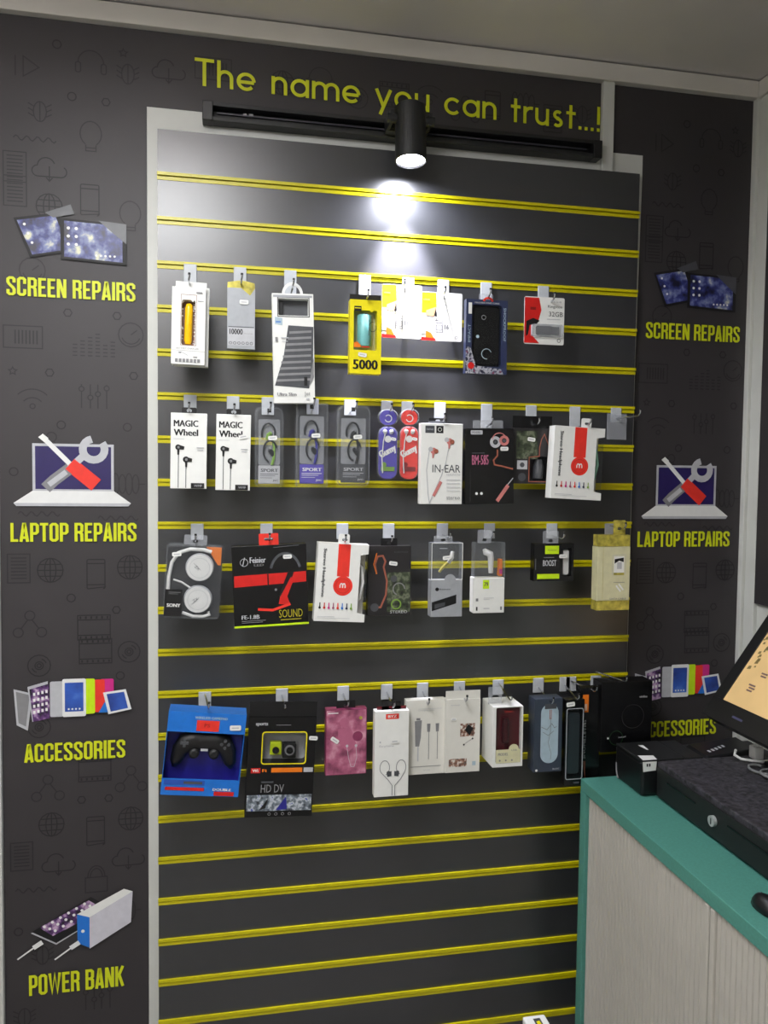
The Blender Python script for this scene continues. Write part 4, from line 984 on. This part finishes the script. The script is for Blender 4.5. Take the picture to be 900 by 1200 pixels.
f.circ(.23, .14, .0035, white); f.circ(.33, .14, .0035, white); f.line([(.1, .04), (.1, .45)], .0006, dgrey)
f.done('front_print', t); sticker(t, f, .80, .73)

t, f, w, h, lx = product('camobox', 'car_charger_box', 'dark camouflage box with a pink outlined window', 'box', hz=.010)
frame_carton(t, w, h, dark_card, .36, .05, .92, .50, .024, black, r=.003)
MB().box(-w*.52, .004, h+.0006, w*.40, .0055, h+.030, black_gl).build('header_card', t)
MB().box((.36-.5)*w, .0008, .05*h, (.92-.5)*w, .0012, .50*h, clearwin).build('window_film', t)
MB().tube([(.012, .012, .10*h), (.014, .012, .3*h), (.014, .012, .44*h)], [.012, .013, .008], dgrey, 12).build('charger', t)
f.rect(.06, .45, .56, .95, camo); f.rect(.08, .26, .32, .42, lgrey); f.circ(.2, .34, .006, dgrey); f.circ(.2, .12, .010, dgrey)
f.line([(.36, .04), (.92, .04), (.93, .45), (.84, .50), (.84, .66), (.76, .80), (.71, .90), (.64, .80), (.60, .66), (.60, .50), (.36, .48)], .0022, copper, True)
f.done('front_print', t); sticker(t, f, .40, .80, -8)

DK = [black, red, magenta, pink, red2, blue, navy, green]
def stereo(key, label, cable_col):
    t, f, w, h, lx = product(key, 'headphone_box', label, 'box', 'white stereo headphone boxes')
    # front panel with a notch cut out of its right edge, side window behind
    a = .845
    P = [(-w/2, 0), (w/2, 0), (w/2, .10*h), ((a-.5)*w, .12*h), ((a-.5)*w, .86*h), (w/2, .88*h), (w/2, h), (-w/2, h)]
    MB().prism(P, 0, .0012, white).build('front_panel', t)
    m = MB().box(-w/2, .0014, 0, w/2, .034, .0014, white).box(-w/2, .0014, h-.0014, w/2, .034, h, white).box(-w/2, .0014, .0016, -w/2+.0014, .034, h-.0016, white).box(-w/2+.0016, .0326, .0016, w/2, .034, h-.0016, offwhite)
    m.build('carton', t)
    MB().tube([((a-.5)*w-.012, .017, .22*h), (w*.40, .017, .30*h), (w*.45, .017, .5*h), (w*.40, .017, .7*h), ((a-.5)*w-.012, .017, .78*h)], .004, cable_col, 8).build('headband', t)
    MB().box(w/2-.0012, .002, .125*h, w/2-.0006, .032, .855*h, clearwin).build('side_film', t)
    o = rrect(lx-.0130, h-.002, lx+.0130, h+.022, .004, 3); MB().ring(o, rrect(lx-.004, h+.006, lx+.008, h+.012, .002, 3), .003, .0038, white).build('hang_tab', t)
    f.poly([(.40, .995), (.64, .995), (.64, .58), (.40, .58)], red2); f.circ(.53, .46, .0225, red2, 32)
    f.ringc(.53, .46, .0165, .0008, M('deep_red_print', (180, 30, 26), .4)); 
    for k in range(3): f.line([(.475+k*.05, .435), (.475+k*.05, .47)], .0026, white)
    f.line([(.475, .47), (.49, .49), (.51, .49), (.525, .47), (.54, .49), (.56, .49), (.575, .47)], .0024, white)
    f.text('Stereo Headphone', .095, .31, .175, .93, dgrey, -90, bold=.010)
    for k, c in enumerate(DK): f.circ(.10+k*.088, .175, .0028, c, 10); f.line([(.10+k*.088, .18), (.10+k*.088, .24)], .0022, c)
    f.rect(.06, .06, .4, .066, lgrey); f.rect(.06, .045, .7, .049, lgrey)
    f.done('front_print', t)
    return t, f
stereo('headbox1', 'white Stereo Headphone box with red disc, hanging on the second row', M('mint_cable', (150, 205, 180), .4))
t, f = stereo('headbox2', 'white Stereo Headphone box with red disc, hanging on the third row', white_pl)
# the empty hook at the end of the second row, with its clear label holder
t = hook(1.142, 5, 1.146, -.115, G0-.524, 'empty slatwall hook at the right end of the second row')
MB().box(-.026, -.0085, -.078, .028, -.0075, -.012, clear2).build('label_holder', t)

# ------------------------------------------------ third row
t, f, w, h, lx = product('sonyblister', 'headphone_blister', 'clear blister pack of white folding headphones', 'blister pack', hz=.008)
MB().box(-w*.47, .030, .02*h, w*.47, .0315, .97*h, dark_card).build('backing_card', t)
blister(t, w, h, .034, clear, .010, .004); tab(t, lx, h, .05, .020, clear2)
for cx, cz, a in ((.012, .655, 1), (.012, .235, -1)):
    m = MB(); p = arc(cx, cz*h+.006, .0285, 0, 360, 36)[:-1]; m.prism(p, .0035, .018, white_pl, True)
    e = m.build('ear_cup', t, .0015)
    q = MB().tube([(x, .018, z) for x, z in arc(cx, cz*h+.006, .0265, 0, 360, 30)], .005, lgrey, 8, False); q.build('ear_pad', t)
    g = Face(w, h, .003); g.ringc(.5+cx/w, cz+.006/h, .022, .0006, lgrey); g.slant('ZX', .5+cx/w-.04, cz+.006/h+.0, .012, .006, -40 if a > 0 else 35, grey); g.line([(.5+cx/w-.10, cz+.006/h+a*.06), (.5+cx/w+.02, cz+.006/h-a*.03)], .0007, grey); g.done('cup_marking', t)
MB().tube([(-w*.42, .016, .38*h), (-w*.42, .016, .55*h), (-w*.38, .016, .74*h), (-w*.28, .016, .87*h), (-w*.08, .016, .925*h), (w*.14, .016, .925*h), (w*.28, .016, .90*h)], .0042, white_pl, 10).build('headband', t)
MB().tube([(-w*.34, .012, .52*h), (-w*.2, .012, .49*h), (-w*.05, .012, .42*h)], .0022, white_pl, 8).build('hinge_arm', t)
MB().tube([(-w*.16, .012, .09*h), (w*.02, .012, .045*h), (w*.2, .012, .045*h), (w*.31, .012, .075*h), (w*.28, .012, .11*h)], .0036, white_pl, 10).build('headband_end', t)
g = Face(w, h, .0285)
g.poly([(.68, .96), (.95, .96), (.95, .72), (.90, .72)], orange); g.done('corner_print', t)
g = Face(w, h, -.0002); g.rect(.04, .05, .33, .40, black); g.text('SONY', .08, .17, .31, .215, white, bold=.012); g.rect(.10, .36, .30, .366, grey); g.rect(.10, .34, .26, .344, grey); g.done('name_label', t)
sticker(t, f, .20, .86, 6, y=-.0006)

t, f, w, h, lx = product('redblack', 'headset_box', 'large black box with a red band and red headset pictured, reading SOUND', 'box', hz=.012)
carton(t, w, h, black_gl, .040); 
o = rrect(lx-.022, h-.003, lx+.022, h+.026, .002, 3); MB().ring(o, rrect(lx-.010, h+.010, lx+.010, h+.016, .002, 3), .006, .0068, red2).build('hang_tab', t)
f.poly([(.02, .50), (.985, .53), (.985, .66), (.02, .64)], red); f.line([(.47, .50), (.47, .66)], .003, black)
vs, fs = stroke(arc(0, 0, .035, 20, 160, 16, .050), .006); f.flat([(x+.035, z+.115) for x, z in vs], fs, dgrey)
f.poly([(.74, .66), (.82, .66), (.70, .33), (.60, .36)], black); f.poly([(.78, .60), (.81, .55), (.72, .36), (.76, .25), (.60, .27), (.62, .35)], red)
f.line([(.32, .22), (.52, .20), (.76, .265)], .006, red2); f.circ(.57, .45, .003, grey)
f.ringc(.16, .80, .0085, .0010, lgrey); f.line([(.14, .76), (.17, .86)], .0016, lgrey); f.text('Feinier', .235, .79, .45, .86, lgrey, bold=.01); f.text('LED', .29, .75, .42, .775, grey)
f.text('FE-1.8B', .10, .105, .34, .155, lgrey, bold=.010); f.rect(.10, .08, .42, .087, grey); f.rect(.10, .06, .38, .066, grey)
f.text('SOUND', .60, .10, .92, .20, M('mustard_print', (170, 160, 30), .4)); f.rect(.62, .07, .90, .08, M('mustard_print', (170, 160, 30), .4))
f.rect(0, .004, 1, .028, limegr); f.poly([(.55, .965), (.9, .98), (.9, .99), (.55, .975)], dgrey)
f.done('front_print', t); sticker(t, f, .74, .85)

t, f, w, h, lx = product('cablebox', 'earphone_box', 'dark camouflage box with a copper coloured cable pictured', 'box', hz=.010)
carton(t, w, h, dark_card, .024); tab(t, lx, h, .040, .018, black)
f.rect(.45, .05, .98, .62, camo)
f.line([(.20, .60), (.16, .74), (.22, .85), (.34, .86), (.40, .78), (.36, .70), (.44, .5), (.42, .3), (.30, .12), (.18, .12)], .0042, copper); f.line([(.20, .60), (.13, .74), (.20, .90)], .002, orange)
f.circ(.16, .12, .010, dgrey); f.ringc(.66, .16, .011, .003, green); f.ringc(.72, .38, .014, .003, grey, 0, 250); f.circ(.6, .53, .008, dgrey); f.text('STEREO', .52, .03, .92, .07, lgrey)
f.text('camo', .6, .90, .92, .925, dgrey)
f.done('front_print', t); sticker(t, f, .58, .75, -8)

def clearbox(t, w, h, d, vsplit):
    m = MB(); m.add([(-w/2, 0, vsplit*h), (w/2, 0, vsplit*h), (w/2, 0, h), (-w/2, 0, h), (-w/2, d, vsplit*h), (w/2, d, vsplit*h), (w/2, d, h), (-w/2, d, h)],
        [(0, 1, 2, 3), (0, 3, 7, 4), (1, 5, 6, 2), (3, 2, 6, 7), (4, 7, 6, 5)], clear); return m.build('clear_top', t)
t, f, w, h, lx = product('clearbox1', 'headset_box', 'clear topped box with a thin gold-tinted headset above a silver base', 'box', hz=.012)
clearbox(t, w, h, .030, .50); carton(t, w, .495*h, silver, .030, 'base_carton'); tab(t, lx-.008, h, .046, .016, clear2)
m = MB().ring(rrect(-w/2, .50*h, w/2, h, .001), rrect(-w/2+.0015, .50*h+.0015, w/2-.0015, h-.0015, .001), -.0002, .0004, white_pl); m.build('edge_trim', t)
MB().tube([(-.016, .012, .60*h), (-.008, .012, .66*h), (.004, .010, .73*h)], [.003, .004, .0035], gold, 10).build('boom_microphone', t)
MB().tube([(.006, .010, .72*h), (.014, .010, .80*h), (.016, .010, .88*h)], [.0045, .006, .004], white_pl, 12).build('headset_body', t)
f.poly([(.03, .08), (.81, .18), (.81, .30), (.03, .20)], black); f.poly([(.12, .11), (.45, .15), (.45, .20), (.12, .17)], dgrey); f.circ(.19, .375, .0045, black); f.text('Remax', .26, .365, .62, .385, dgrey)
f.circ(.60, .50, .014, silver); f.rect(.25, .92, .5, .93, lgrey)
f.done('front_print', t); sticker(t, f, .48, .80, 6)

t, f, w, h, lx = product('clearbox2', 'headset_box', 'clear topped box with a white ear headset above a white base', 'box', hz=.012)
clearbox(t, w, h, .030, .505); carton(t, w*1.04, .50*h, white, .030, 'base_carton', x0=-w*.54, x1=w*.5); tab(t, lx-.012, h, .034, .030, clear2)
MB().tube([(-.012, .012, .90*h), (-.008, .012, .86*h), (.004, .012, .83*h), (.006, .012, .76*h), (.006, .012, .56*h)], [.004, .008, .0085, .0075, .0055], white_pl, 14).build('headset_body', t)
MB().box(w*.34, .006, .52*h, w*.44, .020, .76*h, orange).build('leaflet', t)
g = Face(w, h, .0058); g.rect(.84, .55, .94, .62, magenta); g.done('leaflet_print', t)
f.rect(.27, .345, .48, .47, limegr); f.text('79', .31, .38, .45, .44, dgrey, bold=.010); f.rect(.3, .21, .65, .216, lgrey); f.rect(.3, .19, .5, .195, lgrey)
f.rect(.05, .035, .10, .09, black); f.rect(.04, .17, .12, .21, grey); f.rect(.86, .04, .92, .09, grey); f.rect(.3, .06, .5, .07, lgrey)
f.done('front_print', t)

t, f, w, h, lx = product('blackyellow', 'charger_box', 'small black box with two lime yellow bands', 'box', hz=.012)
frame_carton(t, w, h, black_gl, .70, .12, .95, .86, .024, lgrey, r=.002); tab(t, lx-.02, h, .040, .030, clear2)
MB().prism(rrect(.26*w, .16*h, .40*w, .82*h, .004), .006, .014, white_pl).build('charger', t)
MB().box(.205*w, .0008, .12*h, .445*w, .0012, .86*h, clearwin).build('window_film', t)
f.rect(.27, .72, .62, .94, limegr); f.text('MOXOM', .34, .80, .56, .84, dgrey); f.rect(.08, .06, .64, .19, limegr); f.text('BOOST', .22, .40, .56, .56, lgrey, bold=.010); f.rect(.24, .62, .5, .635, grey); f.rect(.02, .3, .05, .6, dgrey)
f.done('front_print', t); sticker(t, f, .72, .66)

t, f, w, h, lx = product('goldbox', 'cable_box', 'cream and gold box hanging at the right end of the third row', 'box', hz=.016)
carton(t, w, .845*h, gold_c, .030, 'carton', z0=.13*h)
MB().box(-w*.50-.0005, -.0004, 0, w*.50+.0005, .0305, .128*h, gold).build('gold_base', t, .001)
MB().box(-w*.48, -.0002, .848*h, w*.49, .0305, h, gold).build('gold_lid', t, .001)
o = rrect(lx-.016, h-.002, lx+.016, h+.036, .002, 3); MB().ring(o, rrect(lx-.005, h+.012, lx+.005, h+.019, .002, 3), .010, .0108, gold).build('hang_tab', t)
f.line([(.46, .48), (.86, .49), (.86, .74), (.46, .73)], .0009, lgrey, True); f.rect(.50, .50, .82, .72, white); f.poly([(.52, .68), (.8, .70), (.8, .64), (.66, .66), (.52, .62)], black); f.rect(.60, .55, .74, .64, lgrey); f.rect(.50, .47, .82, .50, gold)
f.text('DATA CABLE', .40, .145, .90, .165, grey); f.rect(.5, .37, .84, .375, grey); f.line([(-.0+.165, .14), (.165, .84)], .0006, gold)
f.line([(.58, .33), (.72, .25)], .004, white); f.line([(.66, .35), (.80, .27)], .004, white)
f.done('front_print', t)

# ------------------------------------------------ bottom row
t, f, w, h, lx = product('gamepad', 'gamepad_box', 'blue open fronted box holding a black gamepad', 'box', hz=.014)
m = MB(); yb = .055
m.box(-w/2, .0, 0, w/2, .0012, .20*h, blue); m.build('front_panel', t); MB().box(-w/2, 0, .76*h, w/2, .0012, h, blue).build('header_panel', t)
m = MB().box(-w/2, .0014, 0, w/2, yb, .0012, blue).box(-w/2, .0014, h-.0012, w/2, yb, h, blue).box(-w/2, .0014, .0014, -w/2+.0012, yb, h-.0014, blue).box(w/2-.0012, .0014, .0014, w/2, yb, h-.0014, blue); m.build('carton', t)
MB().box(-w/2+.0014, yb-.012, .0014, w/2-.0014, yb, h-.0014, dblue).build('inner_tray', t)
def blob(name, pts, mat, sub=2):
    me = bpy.data.meshes.new(name); ed = []; vs = []; rad = []
    for chain in pts:
        s_ = len(vs)
        for (x, y, z, r_) in chain: vs.append((x, y, z)); rad.append(r_)
        ed += [(s_+k, s_+k+1) for k in range(len(chain)-1)]
    return vs, ed, rad
def surf_tube(m, path, rr, mat, flat=.65, n=16):
    path = [Vector(p) for p in path]; vs = []
    for i, p in enumerate(path):
        tg = (path[min(i+1, len(path)-1)]-path[max(i-1, 0)]).normalized(); sd = Vector((tg.z, 0, -tg.x)).normalized()
        vs += [tuple(p+sd*rr[i]*math.cos(2*PI*k/n)+Vector((0, 1, 0))*rr[i]*flat*math.sin(2*PI*k/n)) for k in range(n)]
    m.add(vs, [(i*n+k, i*n+(k+1) % n, (i+1)*n+(k+1) % n, (i+1)*n+k) for i in range(len(path)-1) for k in range(n)]+[[(len(path)-1)*n+k for k in range(n)], list(range(n))[::-1]], mat, True)
m = MB()
surf_tube(m, [(-.064, .028, .055), (-.061, .026, .068), (-.053, .024, .095), (-.042, .023, .112), (-.02, .024, .118), (0, .024, .116), (.02, .024, .118), (.042, .023, .112), (.053, .024, .095), (.061, .026, .068), (.064, .028, .055)],
    [.004, .013, .019, .024, .024, .022, .024, .024, .019, .013, .004], black)
pad = m.build('gamepad', t)
for q in (-1, 1):
    MB().tube([(q*.022, .016, .092), (q*.022, .008, .092), (q*.022, .0065, .092)], [.012, .011, .006], black_mt, 18).build('thumb_stick', pad)
    MB().tube([(q*.045, .030, .132), (q*.030, .030, .138)], .006, black_gl, 8).build('shoulder_button', pad)
for a, b, c in ((0, 1, green), (1, 0, red), (0, -1, blue), (-1, 0, pink)):
    MB().tube([(.045+a*.008, .0125, .116+b*.008), (.045+a*.008, .0065, .116+b*.008)], .0035, dgrey, 10).build('face_button', pad)
MB().box(-.054, .006, .113, -.036, .0125, .119, dgrey).box(-.048, .006, .107, -.042, .0125, .1128, dgrey).box(-.048, .006, .1192, -.042, .0125, .125, dgrey).build('direction_pad', pad)
MB().box(-.008, .006, .100, .008, .010, .104, lgrey).build('mode_button', pad)
f.text('WIRELESS GAMEPAD', .34, .925, .76, .955, ltblue, bold=.010); f.rect(.37, .78, .66, .91, red2); f.text('PS', .47, .83, .54, .87, M('dark_red_print', (130, 16, 16), .4))
f.rect(.03, .125, .55, .185, M('mid_blue_print', (40, 80, 170), .4)); f.rect(.28, .14, .52, .17, dgrey); f.rect(.05, .06, .55, .10, red); f.rect(.68, .01, .94, .06, red); f.text('DOUBLE', .66, .07, .90, .10, white, bold=.010)
f.done('front_print', t); sticker(t, f, .87, .84, 4, .025, .012)

t, f, w, h, lx = product('camera', 'action_camera_box', 'tall black box with a small action camera in a yellow rimmed window', 'box', hz=-.010)
frame_carton(t, w, h*.87, black_gl, .20, .535, .87, .85 , .034, lgrey, r=.006)
MB().box(-w*.5, .006, h*.8705, w*.5, .0075, h, black).build('header_card', t)
m = MB().ring(rrect(-.30*w, .46*h, .37*w, .745*h, .007), rrect(-.285*w, .468*h, .355*w, .737*h, .006), -.0012, .0004, yellow); m.build('window_rim', t)
MB().box(-.30*w, .0008, .465*h, .37*w, .0012, .742*h, clearwin).build('window_film', t)
c = MB().box(-.17*w, .008, .53*h, 0.0, .026, .64*h, M('lime_camera_body', (190, 210, 20), .4)).build('action_camera', t, .002)
MB().tube([(-.085*w, .0075, .575*h), (-.085*w, .004, .575*h)], .008, black_gl, 16).build('camera_lens', c)
MB().box(.02*w, .008, .50*h, .22*w, .026, .63*h, black).build('waterproof_case', t, .002)
MB().tube([(.12*w, .0075, .575*h), (.12*w, .003, .575*h)], .0115, grey, 20).tube([(.12*w, .0028, .575*h), (.12*w, .002, .575*h)], .008, black_gl, 20).build('case_lens', t)
f.text('sports', .10, .79, .28, .825, lgrey, bold=.010); f.rect(.4, .80, .62, .805, grey)
f.rect(.06, .385, .20, .43, red); f.text('Wi', .08, .395, .17, .42, white, bold=.012); f.text('Fi', .225, .395, .29, .42, orange, bold=.012); f.rect(.36, .39, .82, .43, orange); f.rect(.84, .39, .98, .43, lgrey)
f.text('HD DV', .22, .215, .56, .285, grey); f.rect(.22, .30, .40, .315, dgrey)
f.rect(.02, .055, .98, .195, photo_s); f.poly([(.2, .06), (.34, .17), (.30, .08)], black); f.poly([(.45, .06), (.6, .18), (.62, .07)], dblue)
for k in range(4): f.ringc(.36+k*.10, .028, .0030, .0010, grey)
f.done('front_print', t); sticker(t, f, .96, .69, -3, y=-.004)

t, f, w, h, lx = product('pinkbox', 'earphone_box', 'dusty pink earphone box with a portrait print', 'box', hz=.010)
carton(t, w, h, pinkd, .024); tab(t, lx, h, .045, .018, black)
f.rect(.02, .01, .98, .985, photo_p); f.circ(.45, .80, .011, pink); f.poly([(.30, .70), (.60, .72), (.75, .45), (.55, .35), (.3, .5)], pink); f.circ(.78, .58, .012, pinkd)
f.line([(.52, .42), (.56, .25), (.62, .12), (.70, .12), (.76, .26), (.74, .42)], .0011, lgrey); f.circ(.52, .44, .0032, lgrey); f.circ(.74, .44, .0032, lgrey); f.circ(.85, .86, .004, gold); f.rect(.05, .94, .3, .955, white)
f.done('front_print', t); sticker(t, f, .22, .54, -35, .021, .010)

t, f, w, h, lx = product('podsbox', 'earphone_box', 'white earphone box with a looped cable drawn on it and a small red label', 'box', hz=.012)
carton(t, w, h, white, .024); tab(t, lx, h, .046, .020, black); MB().box(lx-.034, .010, h+.0008, lx+.036, .0125, h+.008, maroon).build('top_clip', t)
f.rect(.32, .905, .70, .965, red2); f.text('BYZ', .38, .92, .64, .95, white, bold=.010); f.text('Earphone', .14, .575, .56, .605, lgrey); f.rect(.14, .63, .18, .65, lgrey)
for u, s_ in ((.30, 1), (.78, -1)):
    vs, fs = stroke(arc(0, 0, .0115, 215 if s_ > 0 else -35, 215-290 if s_ > 0 else -35+290, 20, .017), .0016); f.flat([(x+(u-.5)*w, z+.34*h) for x, z in vs], fs, grey)
    f.circ(u+s_*.11, .28, .0045, dgrey); f.poly([(u+s_*.06, .28), (u+s_*.2, .30), (u+s_*.2, .24), (u+s_*.08, .235)], dgrey)
f.line([(.18, .295), (.40, .20), (.52, .13), (.52, .01)], .0015, grey); f.line([(.90, .295), (.76, .20), (.60, .13), (.60, .01)], .0015, grey)
f.done('front_print', t); sticker(t, f, .58, .645, 2)

t, f, w, h, lx = product('usbcables', 'cable_box', 'off white box with three grey cables drawn on it', 'box', hz=-.006)
carton(t, w, h, offwhite, .022)
f.poly([(.22, .72), (.40, .73), (.38, .50), (.34, .38), (.24, .38)], grey); f.line([(.31, .38), (.31, .18)], .0030, lgrey); f.rect(.26, .73, .36, .76, grey)
for u in (.58, .80): f.poly([(u-.05, .68), (u+.04, .68), (u+.03, .57), (u-.04, .57)], grey); f.line([(u, .57), (u, .20)], .0014, grey)
f.rect(.12, .105, .9, .112, grey); f.text('USB CHARGE', .45, .05, .62, .065, lgrey); f.text('Charging cable', .30, .85, .72, .87, lgrey); f.rect(.3, .88, .9, .884, lgrey)
f.done('front_print', t)

t, f, w, h, lx = product('charbox', 'charger_box', 'off white box with two small brown pictures, next to the maroon windowed box', 'box', hz=-.020)
carton(t, w, h*.90, offwhite, .024); MB().box(-w/2, .003, h*.9006, w/2, .0045, h, offwhite).build('header_card', t)
f.rect(.42, .44, .85, .60, photo_f); f.rect(.10, .07, .62, .17, photo_f); f.poly([(.55, .52), (.65, .59), (.8, .54), (.7, .45)], black); f.circ(.78, .41, .0022, black); f.circ(.53, .34, .0022, black); f.line([(.80, .46), (.78, .41), (.55, .35)], .0006, dgrey)
f.rect(.78, .08, .88, .13, ltblue); f.text('fastcharge', .14, .82, .40, .84, lgrey)
f.done('front_print', t); sticker(t, f, .22, .66, 0, .014, .007)

t, f, w, h, lx = product('maroonbox', 'car_charger_box', 'deep white box with a maroon window and cream label', 'box', hz=.018)
frame_carton(t, w, h, white, .10, .06, .94, .985, .080, maroon, r=.003)
MB().box((.10-.5)*w, .012, .06*h, (.94-.5)*w, .0125, .985*h, maroon).build('inner_card', t)
MB().tube([(-.004, .009, .40*h), (-.004, .008, .55*h), (-.004, .008, .80*h)], [.008, .009, .007], M('dark_maroon_plastic', (56, 16, 22), .3), 12).build('charger', t)
MB().box((.10-.5)*w, .0008, .06*h, (.94-.5)*w, .0012, .985*h, clearwin).build('window_film', t)
f.text('LDNIO', .38, .90, .66, .93, red)
f.rect(.11, .065, .93, .29, gold_c); f.circ(.70, .29, .0125, gold_c); f.text('MODEL', .18, .19, .52, .235, grey, bold=.010); f.text('USB', .62, .26, .80, .29, grey)
for k in range(3): f.circ(.24+k*.2, .11, .0022, grey)
f.done('front_print', t)
o = rrect(lx-.040, h-.002, lx-.006, h+.040, .003, 3); MB().ring(o, rrect(lx-.030, h+.012, lx-.014, h+.020, .002, 3), .030, .031, clear2).build('hang_tab', t)

t, f, w, h, lx = product('ovalbox', 'selfie_stick_box', 'slate box with a pale rounded window shape and a cord drawn', 'box', hz=-.006)
carton(t, w, h, M('slate_card', (52, 60, 74), .35), .040)
p = rrect(-w*.27, .12*h, w*.36, .93*h, .0225, 8); f.flat(p, [list(range(len(p)))], ltblue)
f.text('nokia', .42, .88, .72, .915, dgrey, bold=.010) if False else f.rect(.36, .86, .78, .93, dgrey)
f.line([(.55, .85), (.55, .72)], .0020, copper); f.line([(.60, .85), (.60, .72)], .0014, copper); f.line([(.58, .74), (.58, .55), (.5, .40), (.62, .25), (.60, .17)], .0010, grey)
f.line([(.24, .62), (.45, .58), (.62, .66), (.72, .60), (.80, .62)], .0014, grey); f.line([(.3, .55), (.5, .5), (.7, .56)], .0012, grey)
f.circ(.10, .03, .003, white); f.text('BASIC', .68, .03, .92, .05, lgrey)
f.done('front_print', t)

t, f, w, h, lx = product('slimbox', 'phone_case_box', 'slim glossy black box with a silver outlined window above the cabinet corner', 'box', hz=.004)
frame_carton(t, w, h, black_gl, .10, .10, .92, .88, .020, black, r=.004)
m = MB().ring(rrect(-.44*w, .07*h, .46*w, .90*h, .005), rrect(-.40*w, .078*h, .42*w, .892*h, .004), -.0009, .0003, silver); m.build('window_rim', t)
MB().prism(rrect(-.30*w, .13*h, .32*w, .84*h, .006), .006, .012, M('slate_case', (40, 48, 54), .3)).build('phone_case', t)
MB().box(-.40*w, .0008, .10*h, .42*w, .0012, .88*h, clearwin).build('window_film', t)
f.rect(.5, .02, .8, .04, dgrey); f.done('front_print', t); sticker(t, f, .25, .95, 6, .022, .011)

t, f, w, h, lx = product('orangebox', 'cable_box', 'tall black box with an orange corner label', 'box', hz=-.004)
carton(t, w, h, black_gl, .024)
f.rect(.01, .74, .34, .93, orange); f.rect(.12, .76, .26, .83, M('pale_pink_print', (240, 200, 180), .4)); f.text('SMARTPHONE', .04, .24, .22, .66, lgrey, -90); f.poly([(.08, .22), (.24, .22), (.24, .02), (.16, .10)], copper)
f.done('front_print', t)

t, f, w, h, lx = product('bigblack', 'speaker_box', 'large black box hanging at the right end of the bottom row', 'box', hz=.004)
carton(t, w, h, black_gl, .050)
f.circ(.14, .20, .0025, white); f.slant('bluetooth', .42, .21, .020, .004, 4, lgrey)
f.slant('wireless', .82, .78, .022, .006, 0, grey, .02)
f.ringc(.30, .20, .018, .0012, M('dim_green_print', (20, 60, 26), .4)); f.ringc(.62, .5, .030, .0012, dark_card)
f.done('front_print', t)
